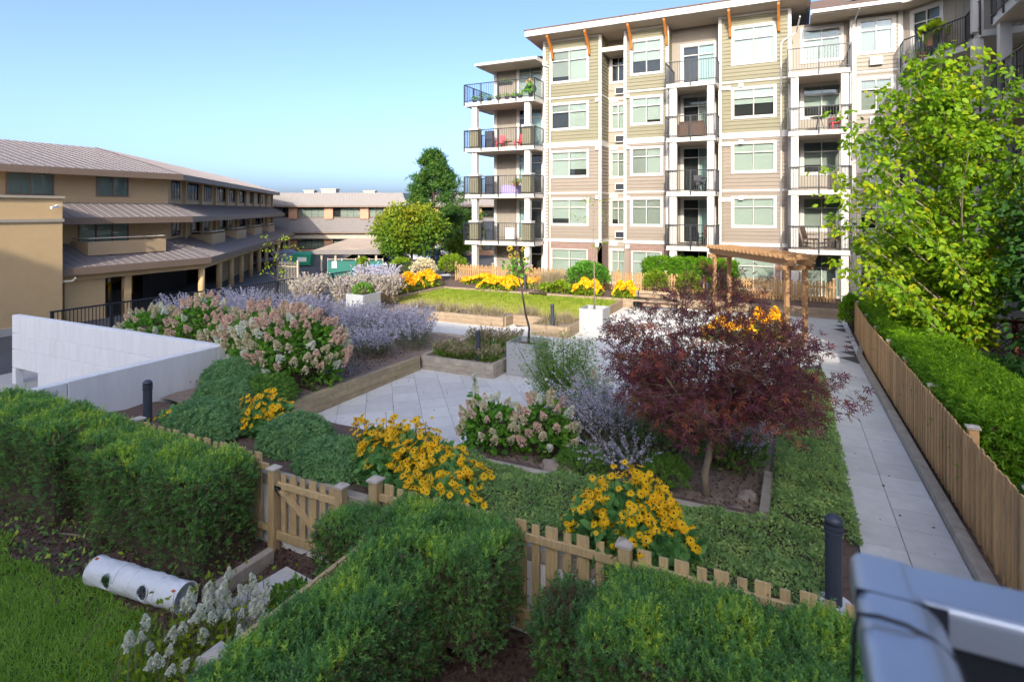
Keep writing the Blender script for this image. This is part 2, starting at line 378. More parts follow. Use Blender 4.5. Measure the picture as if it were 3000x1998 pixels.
# ------------------------------------------------------------------ ground, podium, lane
def path_z(y): return max(0.0, .96 - .0481 * y)
def bed_z(x, y):
    z = .96 - .0481 * y - .02
    if x < -11.2 and y < 9.6: z -= .32 * min(1, (-11.2 - x) / .8) * min(1, (9.6 - y) / 1.2)
    return max(.30, z) if y > 9.6 else max(.1, z)
RD = -1.2
g = MB().quad((-1500,-1500,RD-.05),(1500,-1500,RD-.05),(1500,1500,RD-.05),(-1500,1500,RD-.05)).build('ground', M['asphalt']); tag(g, kind='structure')
ln = MB().box(-75, -21.3, -40, 110, RD-.04, RD).build('lane', M['asphalt']); tag(ln, kind='structure')
sw = MB().box(-24.2, -21.32, -6, 44, RD, RD+.13).build('sidewalk', M['sidewalk']); tag(sw, kind='structure')
po = MB()
po.box(-21.2, 14, 9.76, 33, RD-.04, -.035); po.box(-12.9, 14, 6.14, 9.76, RD-.04, -.035); po.box(-13.05, 14, -16, 6.14, RD-.04, -.33)
po = po.build('podium', M['concrete']); tag(po, kind='structure')
pg = MB().box(-13.0, 8, -1.2, 6.05, -.33, -.30).build('patio_soil', M['soil']); tag(pg, kind='structure')

# plaza pavers
plaza = MB().box(-14, 1.69, 8.0, 28.2, -.033, -.016).build('plaza', M['joint']); tag(plaza, kind='structure')
TA = math.radians(38.8); td1 = Vector((-math.sin(TA), math.cos(TA), 0)); td2 = Vector((math.cos(TA), math.sin(TA), 0))
TS = .61; org = Vector((-8.04, 11.43, 0))
pv_me = MB().box(-.3005, .3005, -.3005, .3005, -.04, 0).mesh('paver', M['paver'])
def plaza_open(x, y):
    m = .45
    if not (-13.9 < x < 1.6 and 8.3 < y < 28): return False
    if x < -9.6 - m and y < 16.6: return False
    if -9.5 + m < x < -7.2 - m and 13.8 + m < y < 16.8 - m: return False
    if -5 + m < x < .6 and y < 12.6 - m: return False
    if -.3 + m < x and y < 19: return False
    if x < -7.2 - m and y > 19.9 + m: return False
    return True
tl = []
for i in range(-45, 46):
    for j in range(-45, 46):
        c = org + td1 * (TS * (i + .5)) + td2 * (TS * (j + .5))
        if plaza_open(c.x, c.y): tl.append(c)
tl.sort(key=lambda c: c.length)
for c in tl[:300]:
    inst('paver', pv_me, plaza, (c.x, c.y, U(-.0015, .0015)), (U(-.002, .002), U(-.002, .002), TA + U(-.003, .003)))
far = MB()
for c in tl[300:]:
    far.M = Matrix.Translation(c) @ Matrix.Rotation(TA, 4, 'Z'); far.box(-.3, .3, -.3, .3, -.04, 0)
if tl[300:]: tag(far.build('far_pavers', M['paver'], plaza), kind='stuff')

# sloping path
pa = MB(); ys = [2, 8, 14, 19.9, 24]
for a, b in zip(ys[:-1], ys[1:]):
    za, zb = path_z(a) - .02, path_z(b) - .02
    pa.add([(.62,a,za),(1.72,a,za),(1.72,b,zb),(.62,b,zb),(.62,a,za-.5),(1.72,a,za-.5),(1.72,b,zb-.5),(.62,b,zb-.5)], [(0,1,2,3),(0,4,5,1),(1,5,6,2),(2,6,7,3),(3,7,4,0)])
path = pa.build('path', M['joint']); tag(path, kind='structure')
pl = MB().box(-.2385, .2385, -.3005, .3005, -.05, .004).mesh('paver', M['paver'])
pr = MB().box(-.2685, .2685, -.3005, .3005, -.05, .004).mesh('paver', M['paver'])
y = 9.83 - 11 * .61
while y < 19.4:
    yc = y + .305; sl = -math.atan(.0481)
    inst('paver', pl, path, (.912, yc, path_z(yc) + U(-.002, .002)), (sl, U(-.002, .002), 0))
    inst('paver', pr, path, (1.428, yc, path_z(yc) + U(-.002, .002)), (sl, U(-.002, .002), 0))
    y += .61

# planting beds (soil sheets draped over the slope)
def bed(name, regs, m, f=bed_z, step=.35, sink=1.2):
    mb = MB()
    for x0, x1, y0, y1 in regs:
        nx = max(1, int((x1-x0)/step)); ny = max(1, int((y1-y0)/step)); vs = []; fs = []
        for i in range(nx+1):
            for j in range(ny+1):
                xx = x0 + (x1-x0)*i/nx; yy = y0 + (y1-y0)*j/ny
                vs.append((xx, yy, f(xx, yy) + U(-.02, .02)))
        for i in range(nx):
            for j in range(ny): a = i*(ny+1)+j; fs.append((a, a+ny+1, a+ny+2, a+1))
        mb.add(vs, fs)
    return tag(mb.build(name, m, smooth=True), kind='structure')
bed('front_bed_soil', [(-12.9, .62, 6.12, 8.25)], M['soil'])
bed('maple_bed_soil', [(-4.95, -.36, 8.25, 12.6)], M['soil2'], lambda x, y: bed_z(x, y) - .08)
bed('path_side_soil', [(-.36, .64, 8.25, 18.5)], M['soil'], lambda x, y: max(.02, .90 - .0481*y))
bed('hydrangea_bed_soil', [(-12.85, -9.66, 8.25, 9.9), (-20.9, -9.66, 9.98, 16.6), (-20.9, -14.1, 16.6, 22.4)], M['soil2'], lambda x, y: max(.29, .90 - .0481*y - (.35*min(1, max(0, -11.2-x)/.8)*min(1, (9.9-y)/1.4) if y < 9.9 else 0)))
bed('lavender_bed_soil', [(-9.45, -7.3, 13.85, 16.75)], M['soil2'], lambda x, y: .29)
bed('lawn_bed_soil', [(-16.95, -10.1, 20.05, 21.6), (-10.1, -7.3, 20.8, 21.6), (-8.5, -7.3, 19.3, 20.9)], M['soil2'], lambda x, y: .27)
bed('back_bed_soil', [(-20.8, -6.3, 26.5, 31.2), (-6.3, 1.9, 27.6, 31.2), (-20.8, -17.1, 22.4, 26.6)], M['soil'], lambda x, y: .36)
bed('right_bed_soil', [(1.86, 12, 2, 31)], M['soil'], lambda x, y: max(.02, path_z(y) - .02))
lw = MB().box(-16.95, -7.35, 21.5, 26.4, .1, .285).build('back_lawn_soil', M['grassbase']); tag(lw, kind='structure')

# ------------------------------------------------------------------ timber edgings
def edging(label, runs, m, courses=3, h=.14, w=.14, lmax=2.3, group=None):
    """runs: list of (p, q, z_of(x,y)); every sleeper is a part of its own"""
    t = thing('timber_edging', label, 'timber edging', group=group)
    for p, q, zf in runs:
        p = Vector((p[0], p[1], 0)); q = Vector((q[0], q[1], 0)); L = (q-p).length; d = (q-p)/L; ang = math.atan2(d.y, d.x)
        for k in range(courses):
            a = -(.45 + .3*k) * (k % 2)
            while a < L - .05:
                b = min(L, a + U(.85, 1.0)*lmax); a0 = max(0, a); mid = p + d*(a0+b)/2
                za = zf(*(p + d*a0).xy); zb = zf(*(p + d*b).xy)
                ln_ = b - a0 - .008; ztop = (za+zb)/2 - k*(h+.003)
                me = MB().box(-ln_/2, ln_/2, -w/2+U(-.004,.004), w/2+U(-.004,.004), -h, 0).mesh('timber', m)
                o = inst('timber', me, t, (mid.x, mid.y, ztop), (0, -math.atan2(zb-za, max(b-a0,.01)), ang))
                bv = o.modifiers.new('bevel', 'BEVEL'); bv.width = .010; bv.segments = 2
                a = b
    return t
cz = lambda v: (lambda x, y: v)
edging('long two-board timber wall beside the shaded paving and hydrangeas', [((-9.6, 8.7), (-9.6, 13.62), lambda x, y: .46-.018*(y-8.7))], M['timber'])
edging('dark timber planter wall in front of the grey concrete planter box', [((-9.53, 13.77), (-7.24, 13.77), cz(.375)), ((-7.31, 13.84), (-7.31, 16.9), cz(.375)), ((-9.6, 13.84), (-9.6, 16.7), cz(.375))], M['timber_grey'])
edging('grey timber kerb running behind the whole front picket fence', [((-12.9, 6.07), (.62, 6.07), cz(.70))], M['timber_grey'], 1, .16, .15, 3.4)
edging('grey timber edge of the maple bed meeting in a corner', [((-4.4, 7.93), (-.42, 7.93), cz(.63)), ((-.36, 7.86), (-.36, 9.6), lambda x, y: .63-.04*(y-7.9))], M['timber_grey'], 2, .14, .12)
edging('thin timber edge at the near side of the plaza', [((-9.5, 8.32), (-4.95, 8.32), cz(.30)), ((-4.95, 8.3), (-4.95, 12.6), cz(.32))], M['timber_grey'], 2)
edging('low timber kerb along the path below the tall cedar fence', [((1.775, 3.2), (1.775, 20.8), lambda x, y: path_z(y)+.13), ((1.775, 20.8), (2.3, 24.2), cz(.13))], M['timber_grey'], 2, .14, .14, 3.0)
edging('sunlit pale timber wall at the front of the lawn bed', [((-14.1, 19.97), (-10.1, 19.97), cz(.38)), ((-10.12, 20.04), (-10.12, 20.7), cz(.38)), ((-10.05, 20.73), (-8.6, 20.73), cz(.38))], M['timber_sun'])
edging('sunlit timber box holding a bollard beside the white planter', [((-8.58, 19.27), (-7.2, 19.27), cz(.38)), ((-7.25, 19.34), (-7.25, 20.9), cz(.38)), ((-8.6, 19.34), (-8.6, 20.66), cz(.38))], M['timber_sun'])
edging('timber edge on the right side of the sunlit lawn', [((-7.25, 21.2), (-7.25, 26.4), cz(.36))], M['timber_sun'])
edging('timber edge behind the sunlit lawn with a step in it', [((-17.0, 26.45), (-12.1, 26.45), cz(.42)), ((-12.07, 26.5), (-12.07, 27.3), cz(.42)), ((-11.0, 26.5), (-6.7, 26.5), cz(.42)), ((-6.6, 27.5), (1.8, 27.5), cz(.42))], M['timber_sun'])
edging('timber edge on the left side of the sunlit lawn', [((-17.03, 22.4), (-17.03, 26.4), cz(.42))], M['timber_sun'])
edging('timber edge of the sage bed beside the sunny paving', [((-14.05, 16.7), (-14.05, 19.9), cz(.34)), ((-14.0, 16.66), (-9.65, 16.66), cz(.34))], M['timber_grey'])
plank = MB(Matrix.Translation((-6.43, 5.18, -.3))).box(-.06, .06, -.5, .5, 0, .2).build('plank', M['timber_grey'], bevel=.01)
tag(plank, 'loose grey plank on edge leading to the gate', 'plank')
slab = MB(Matrix.Translation((-5.75, 5.1, -.3)) @ Matrix.Rotation(-.12, 4, 'Z')).box(-.42, .42, -.5, .5, 0, .06).build('stepping_slab', M['paver'], bevel=.01)
tag(slab, 'grey square stepping slab inside the front gate', 'paving slab')

# ------------------------------------------------------------------ retaining wall and white stair enclosure
rw = MB().box(-12.9, .66, 6.0, 6.14, -.33, .53).build('retaining_wall', M['concrete']); tag(rw, 'white concrete retaining wall behind the front pickets', 'wall')
en = thing('stair_enclosure', 'white concrete stairwell parapet at the left of the garden', 'concrete wall', (-13.1, 9.75, 0))
def enc(x0, x1, y0, y1, z0, z1, nm='panel'):
    o = MB(Matrix.Translation((13.1, -9.75, 0))).box(x0, x1, y0, y1, z0, z1).build(nm, M['concrete'], en, bevel=.012); return o
enc(-22.72, -12.89, 9.75, 9.97, .562, 1.13); enc(-22.72, -12.89, 9.75, 9.97, .042, .545); enc(-22.72, -12.89, 9.75, 9.97, -.55, .025)
enc(-22.72, -22.5, 9.75, 9.97, -1.2, -.565); enc(-19.2, -12.89, 9.75, 9.97, -1.2, -.565)
enc(-13.09, -12.89, 6.45, 9.745, -.3, 1.125); enc(-13.09, -12.89, -1, 6.435, -.3, 1.115)
enc(-22.5, -13.1, 9.76, 9.96, .546, .561, 'joint'); enc(-22.5, -13.1, 9.76, 9.96, .026, .041, 'joint')
MB(Matrix.Translation((13.1, -9.75, 0))).box(-22.5, -19.2, 10.6, 10.7, -1.2, -.5).build('back_wall', M['concrete'], en)
MB(Matrix.Translation((13.1, -9.75, 0))).box(-22.7, -13.1, 4, 9.7, -1.24, -1.18).build('stair_landing', M['sidewalk'], en)
cs = MB().box(-12.88, -12.55, 6.2, 9.6, .0, .1).build('drain_strip', M['asphalt']); tag(cs, kind='structure')

# ------------------------------------------------------------------ black steel railing at the left edge
rl = thing('steel_railing', 'long black steel railing along the left edge of the garden', 'railing', (-21, 10.0, .27))
Mr = Matrix.Identity(4)
k = MB(); k.box(-.14, .14, 0, 24.7, -1.45, -.03); k.build('kerb', M['concrete'], rl)
k = MB(); k.box(-.03, .03, 0, 24.7, 1.02, 1.07); k.box(-.02, .02, 0, 24.7, .07, .11); k.build('rail', M['black'], rl)
yy = .05
while yy < 24.7:
    k = MB().box(-.04, .04, yy-.04, yy+.04, -.03, 1.05).build('post', M['black'], rl); yy += 1.76
k = MB(); yy = .1
while yy < 24.6: k.box(-.009, .009, yy-.009, yy+.009, .09, 1.03); yy += .112
tag(k.build('balusters', M['black'], rl), kind='stuff')

# ------------------------------------------------------------------ wooden fences
def cap_mesh(w, m):
    b = MB(); b.box(-w*.66, w*.66, -w*.66, w*.66, 0, .028); b.add([(-w*.55,-w*.55,.028),(w*.55,-w*.55,.028),(w*.55,w*.55,.028),(-w*.55,w*.55,.028),(0,0,.06)], [(0,1,4),(1,2,4),(2,3,4),(3,0,4)]); return b.mesh('post_cap', m)
capm = cap_mesh(.14, M['capwood'])
def post(par, x, y, z0, z1, m, w=.13):
    p = MB().box(-w/2, w/2, -w/2, w/2, 0, z1-z0-.05).build('post', m, par, bevel=.006); p.location = (x, y, z0)
    inst('post_cap', capm, p, (0, 0, z1-z0-.05), (0, 0, 0), (w/.14,)*3)
ff = thing('picket_fence', 'low greyed cedar picket fence of the shaded front patio', 'fence', (0, 0, 0))
FY = 5.93
fw = MB().box(-.07, .07, -.01, .01, 0, 1.22).mesh('picket', M['fencefront']); fn = MB().box(-.045, .045, -.01, .01, 0, 1.2).mesh('picket', M['fencefront'])
def front_run(x0, x1):
    L = x1 - x0
    for zc, hh in ((.86, .09), (.0, .09)):
        o = MB().box(0, L, -.02, .02, -hh/2, hh/2).build('rail', M['fencefront'], ff, bevel=.005); o.location = (x0, FY-.035, zc)
    x = x0 + .12; i = 0
    while x < x1 - .08:
        w = .07 if i % 2 == 0 else .045
        inst('picket', fw if i % 2 == 0 else fn, ff, (x, FY, -.20 + U(-.008, .008)), (0, U(-.006, .006), 0)); x += .185; i += 1
front_run(-12.9, -9.82); front_run(-9.68, -6.72); front_run(-4.75, -1.66); front_run(-1.5, .62)
for x in (-12.95, -9.75, -4.82, -1.58, .66): post(ff, x, FY-.03, -.32, 1.1, M['fencefront'])
gate = thing('garden_gate', 'closed cedar picket gate with diagonal brace and black latch', 'gate', (-6.0, FY, -.2))
for x in (-.63, .61): post(gate, x, -.03, -.1, 1.10, M['fencefront'], .12)
for i, x in enumerate(np.linspace(-.47, .45, 6)):
    inst('picket', MB().box(-.065 if i % 2 else -.045, .065 if i % 2 else .045, -.01, .01, .05, 1.0).mesh('picket', M['fencefront']), gate, (x, 0, 0))
MB().box(-.56, .54, -.055, -.012, .80, .89).build('rail', M['fencefront'], gate, bevel=.005); MB().box(-.56, .54, -.055, -.012, .08, .2).build('rail', M['fencefront'], gate, bevel=.005)
MB().bar((-.50, -.04, .80), (.44, -.04, .2), .04, .09, up=(0, 1, 0)).build('brace', M['fencefront'], gate, bevel=.004)
lt = MB(); lt.box(-.60, -.46, -.075, -.06, .80, .84); lt.tube([(-.55,-.08,.78),(-.50,-.10,.83),(-.46,-.09,.80)], .012); lt.tube([(-.52,-.085,.80),(-.45,-.1,.74)], .009); lt.build('latch', M['black'], gate)
pf = thing('partition_fence', 'low cedar partition fence between the two patios, half buried in yew', 'fence', (-4.22, 4.6, -.3))
for i in range(14):
    inst('picket', fw if i % 2 == 0 else fn, pf, (0, -1.15 + i*.17, .04), (0, 0, math.pi/2), (1, 1, .93))
for zc in (1.12, .25):
    MB().box(-.055, -.015, -1.25, 1.2, zc-.045, zc+.045).build('rail', M['fencefront'], pf)
post(pf, .02, -1.42, 0, 1.25, M['fencefront'], .14)

rf = thing('cedar_fence', 'tall close-boarded cedar fence climbing along the path on the right', 'fence', (1.93, 3.4, 0))
pk = MB().box(-.009, .009, -.044, .044, 0, 1.12).mesh('picket', M['picket'])
y = .0; i = 0
while y < 20.9:
    yw = 3.4 + y; inst('picket', pk, rf, (.012*(i % 2) + U(-.003, .003), y, path_z(yw) + .06 + U(-.012, .012)), (U(-.008, .008), 0, 0)); y += .106; i += 1
for zc in (.35, .95):
    b = MB()
    for a in np.arange(0, 20.8, 2.6): b.bar((.05, a, path_z(3.4+a)+zc), (.05, min(a+2.6, 20.9), path_z(3.4+min(a+2.6, 20.9))+zc), .05, .08)
    b.build('rail', M['picket'], rf)
for yw in (5.0, 7.1, 9.2, 11.6, 14.0, 16.4, 18.8, 21.2, 24.2): post(rf, .1, yw-3.4, path_z(yw)-.1, path_z(yw)+1.27, M['picket'], .11)

fb = thing('sunlit_fence', 'sunlit orange cedar picket fence in front of the apartment ground floor', 'fence', (-18.06, 29.4, .36))
pm = [MB().box(-.05, .05, -.01, .01, 0, .95).mesh('picket', M['fencefar']), MB().box(-.035, .035, -.01, .01, 0, .88).mesh('picket', M['fencefar'])]
x = 0; i = 0
while x < 19.7: inst('picket', pm[i % 2], fb, (x, 0, .04+U(-.01, .01))); x += .128; i += 1
for zc in (.25, .72): MB().box(0, 19.7, .012, .05, zc-.04, zc+.04).build('rail', M['fencefar'], fb)
for x in np.arange(0, 20, 2.45): post(fb, float(x), .06, 0, 1.14, M['fencefar'], .1)

# ------------------------------------------------------------------ bollards, planter boxes, bench, pergola
def bollard(x, y, z, label, h=.86, base=True, r=.068):
    t = thing('bollard', label, 'bollard light', (x, y, z), group='dark bollard lights')
    pr = [(r, 0), (r, h-.17), (r*1.12, h-.16), (r*1.12, h-.135), (r*.9, h-.13), (r*.9, h-.115), (r*1.12, h-.11), (r*1.12, h-.085), (r*.9, h-.08), (r*.9, h-.07), (r*1.08, h-.065)]
    MB().lathe(pr, 18).build('post', M['bollard'], t, smooth=False)
    MB().lathe([(r*1.08, h-.065), (r*1.03, h-.03), (r*.8, h-.005), (r*.45, h+.012), (.004, h+.016)], 18).build('dome', M['bollard'], t, smooth=True)
    if base: MB().lathe([(r*2.4, -.35), (r*2.4, .035), (r*2.2, .05)], 20).build('footing', M['concrete'], t)
bollard(.33, 6.34, .70, 'large dark bollard in the near right corner of the groundcover', .88, r=.075)
bollard(-10.72, 6.66, .55, 'dark bollard in front of the white stairwell parapet', .82, r=.075)
bollard(-7.97, 14.16, .33, 'black bollard in the timber planter beside the grey box', .82, False)
bollard(-7.94, 19.62, .30, 'sunlit grey bollard in the timber box by the white planter', .80, False)
bollard(-12.72, 27.6, .36, 'distant bollard among orange flowers behind the lawn', .8, False)
bollard(-3.65, 28.0, .36, 'distant bollard left of the pergola posts', .8, False)
def planter(x0, x1, y0, y1, z0, z1, label):
    t = thing('planter_box', label, 'planter', ((x0+x1)/2, (y0+y1)/2, z0)); a, b, h = (x1-x0)/2, (y1-y0)/2, z1-z0; w = .05
    k = MB(); k.box(-a, a, -b, -b+w, 0, h); k.box(-a, a, b-w, b, 0, h); k.box(-a, -a+w, -b+w, b-w, 0, h); k.box(a-w, a, -b+w, b-w, 0, h)
    k.build('shell', M['boxgrey'], t, bevel=.012); MB().box(-a+w, a-w, -b+w, b-w, 0, h-.16).build('soil', M['soil'], t); return t
planter(-7.12, -6.25, 14.22, 15.16, 0, .9, 'large grey square planter box in shade with a bare young tree')
planter(-7.17, -6.27, 20.32, 21.24, 0, .9, 'bright square planter box in sun with a thin sapling')
planter(-16.4, -15.5, 18.2, 19.3, .28, 1.12, 'pale square planter box half hidden by violet sage')
bn = thing('garden_bench', 'pale wooden bench at the corner of the sunny terrace', 'bench', (-5.6, 26.1, 0))
for k in range(3): MB().box(-1.0, 1.0, -.24+k*.165, -.09+k*.165, .42, .46).build('seat_slat', M['timber_sun'], bn, bevel=.006)
for k in range(2): MB().box(-1.0, 1.0, .30, .33, .56+k*.16, .69+k*.16).build('back_slat', M['timber_sun'], bn, bevel=.006)
for s in (-.85, .85):
    k = MB(); k.bar((s, -.22, 0), (s, -.16, .42), .05, .05); k.bar((s, .24, 0), (s, .30, .86), .05, .05); k.bar((s, -.24, .40), (s, .27, .40), .05, .04); k.build('leg', M['black'], bn)
# pergola
pe0, pe1 = Vector((.15, 21.9, 0)), Vector((-3.0, 26.9, 0)); pax = (pe1-pe0).normalized(); pan = math.atan2(pax.y, pax.x)
pt = thing('pergola', 'narrow cedar pergola with slatted top on four posts', 'pergola', pe0, pan)
PL = (pe1-pe0).length; ZT = 2.62
for sx in (.25, PL-.25):
    for sy in (-.33, .33): MB().box(sx-.07, sx+.07, sy-.07, sy+.07, 0, ZT).build('post', M['pergola'], pt, bevel=.008)
for sy in (-.33, .33): MB().prism([(-.25, ZT+.10), (-.15, ZT), (PL+.1, ZT), (PL+.2, ZT+.10), (PL+.2, ZT+.2), (-.25, ZT+.2)], sy-.045, sy+.045, 'y').build('beam', M['pergola'], pt)
nr = 20
rm = MB().prism([(-.62, .12), (-.52, 0), (.52, 0), (.62, .12), (.62, .17), (-.62, .17)], -.025, .025, 'x').mesh('rafter', M['pergola'])
for i in range(nr): inst('rafter', rm, pt, (.0 + PL*i/(nr-1), 0, ZT+.205))
for sx in (.25, PL-.25): MB().box(sx-.10, sx+.10, -.60, .60, ZT-.16, ZT-.005).build('cross_beam', M['pergola'], pt, bevel=.006)

# ------------------------------------------------------------------ cat tunnel on the front lawn
tu = thing('play_tunnel', 'white fabric pet play tunnel lying at the edge of the shaded lawn', 'play tunnel', (-7.32, 4.45, -.30))
tu.scale = (.82, .82, .82)
p0, p1 = Vector((-.93, -.10, .215)), Vector((.93, .10, .205)); ax = (p1-p0); LT = ax.length; ax.normalize()
sd_ = Vector((-ax.y, ax.x, 0)).normalized(); upv = Vector((0, 0, 1))
nu, nv = 60, 40; vs = []; fs = []
for i in range(nu+1):
    t = i/nu; r = .205 * (1 - .045*(math.sin(t*math.pi*3)**2)) + .004*math.sin(t*50)
    for j in range(nv):
        a = 2*math.pi*j/nv; rr = r + .004*math.sin(5*a + 13*t) + .003*math.sin(11*a - 40*t)
        vs.append(tuple(p0 + ax*LT*t + (sd_*math.cos(a) + upv*math.sin(a))*rr))
def hole(t, a):
    for tc_ in (.255, .66):
        if ((t-tc_)*LT/.10)**2 + (((a-math.radians(168)+math.pi) % (2*math.pi) - math.pi)*.205/.105)**2 < 1: return True
    return False
for i in range(nu):
    for j in range(nv):
        if not hole((i+.5)/nu, 2*math.pi*(j+.5)/nv): fs.append((i*nv+j, i*nv+(j+1) % nv, (i+1)*nv+(j+1) % nv, (i+1)*nv+j))
o = MB().add(vs, fs).build('fabric', M['fabric'], tu, smooth=True); so = o.modifiers.new('solid', 'SOLIDIFY'); so.thickness = .006
for t in (0, .335, .5, .77, 1):
    c_ = p0 + ax*LT*t; MB().tube([tuple(c_ + (sd_*math.cos(a) + upv*math.sin(a))*(.205*(1-.045*(math.sin(t*math.pi*3)**2))+.004)) for a in np.linspace(0, 2*math.pi, 25)], .007, 5, caps=False).build('hoop', M['fabric'], tu)
for t in (.255, .66):
    MB().tube([tuple(p0 + ax*(LT*t + .102*math.cos(b)) + (sd_*math.cos(math.radians(168)+math.sin(b)*.53) + upv*math.sin(math.radians(168)+math.sin(b)*.53))*.211) for b in np.linspace(0, 2*math.pi, 25)], .008, 5, caps=False).build('opening_rim', M['fabric'], tu)
for t, a in ((.03, 100), (.955, 130)):
    c_ = p0 + ax*LT*t + (sd_*math.cos(math.radians(a)) + upv*math.sin(math.radians(a)))*.214
    MB(Matrix.Translation(c_)).box(-.025, .025, -.02, .02, -.004, .006).build('patch', M['orange'], tu)

# ------------------------------------------------------------------ the building behind the camera, the added shade block, the balcony
cb = thing('viewer_building', 'building the picture is taken from, behind the camera, kept low for skylight', 'building', (0, -1.2, -.3))
MB().box(-19.5, 14, -13, -.02, 0, 2.95).build('wall', M['trim'], cb)  # wall height cut down so that more skylight reaches the garden
MB().box(-20.0, 14.6, -13.6, .1, 2.97, 3.1).build('roof', M['trim'], cb)
for f in range(1):
    for x in np.arange(-17, 12, 3.4):
        if f == 1 and -1.5 < x < 4: continue
        w = MB().box(x, x+1.5, -.015, .03, f*2.75+.9, f*2.75+2.4).build('window', M['trim'], cb); MB().box(x+.08, x+1.42, .031, .04, f*2.75+.98, f*2.75+2.32).build('pane', M['carglass'], w)
tb_ = thing('shade_block', 'added block out of view behind the viewer, casting the garden shade', 'building', (-6, -26, RD))  # unseen block added only to throw the shade over the garden
TBH = .45*(19.5+26) - RD
MB().box(-26, 40, -14, 0, 0, TBH-.4).build('wall', M['beige'], tb_); MB().box(-26.4, 40.4, -14.4, 0, TBH-.4, TBH).build('roof', M['trim'], tb_)
for f in range(6):
    for x in np.arange(-24, 38, 3.6):
        w = MB().box(x, x+1.7, -.01, .04, f*3.1+1.0, f*3.1+2.5).build('window', M['trim'], tb_); MB().box(x+.08, x+1.62, .041, .05, f*3.1+1.08, f*3.1+2.42).build('pane', M['carglass'], w)
vb = thing('viewer_balcony', 'pale aluminium balcony handrail corner with black cable tie, close to the camera', 'balcony railing', (.077, 1.046, 3.97))
MB().box(-.06, 3.2, -2.2, .02, -1.25, -1.07).build('deck', M['deck'], vb)
def rrect(x0, x1, z0, z1, r, n=6):
    out = []
    for cx_, cz_, a0 in ((x1-r, z1-r, 0), (x0+r*.45, z1-r*.45, 90), (x0+r*.3, z0+r*.3, 180), (x1-r*.3, z0+r*.3, 270)):
        q = r if a0 == 0 else (r*.45 if a0 == 90 else r*.3)
        for i in range(n+1):
            a = math.radians(a0 + 90*i/n); out.append((cx_ + q*math.cos(a), cz_ + q*math.sin(a)))
    return out
pro = rrect(0, .105, -.062, 0, .042)
k = MB(); k.prism(pro, -2.2, 0, 'y'); k.build('side_rail', M['alu'], vb, smooth=False)
k = MB(); k.prism([(-u_, w_) for u_, w_ in rrect(.001, .092, -.055, -.001, .014)], .02, 3.2, 'x'); k.build('front_rail', M['alu'], vb)
MB().box(.11, 3.2, -.075, -.02, -.40, -.056).build('panel', M['alud'], vb)
MB().box(.02, .08, -2.2, -.1, -1.0, -.064).build('side_panel', M['alud'], vb)
for y_ in (-.42, -.95): MB().lathe([(.009, .0), (.009, .002), (.006, .004)], 10, (.035, y_, 0)).build('screw', M['chrome'], vb)
MB().box(-.001, .106, -.1015, -.0995, -.0625, .0006).build('mitre_seam', M['alud'], vb)
ct = []
for (u_, w_) in [(-.012, -.19), (-.010, -.10), (-.007, -.02), (-.003, .003), (.02, .007), (.05, .006), (.075, -.002), (.098, -.018), (.110, -.042), (.110, -.07)]: ct.append((u_, -.165 - .05*max(0, u_), w_))
MB().tube(ct, .0028, 8).build('cable_tie', M['black'], vb, smooth=True)
# ------------------------------------------------------------------ apartment building
ap = thing('apartment_building', 'five storey apartment block with olive and taupe siding above brick', 'apartment block', (0, 0, 0))
FL = 2.74
boards = []            # (length, matrix, material, height) gathered, the largest become parts of their own
def siding(Mx, x0, x1, z0, z1, m, openings=(), rec=True, pitch=.19):
    z = z0
    while z < z1 - .02:
        h = min(pitch, z1 - z); segs = [(x0, x1)]
        for a, b, c, d in openings:
            if c < z + h and d > z:
                ns = []
                for p, q in segs:
                    if b <= p or a >= q: ns.append((p, q)); continue
                    if a > p: ns.append((p, a))
                    if b < q: ns.append((b, q))
                    if c > z + .004: boards.append((min(b, q)-max(a, p), Mx @ Matrix.Translation(((max(a, p)+min(b, q))/2, 0, z)), m, c - z, False))
                    if d < z + h - .004: boards.append((min(b, q)-max(a, p), Mx @ Matrix.Translation(((max(a, p)+min(b, q))/2, 0, d)), m, z + h - d, False))
                segs = ns
        for p, q in segs:
            if q - p > .03: boards.append((q-p, Mx @ Matrix.Translation(((p+q)/2, 0, z)), m, h, rec))
        z += pitch
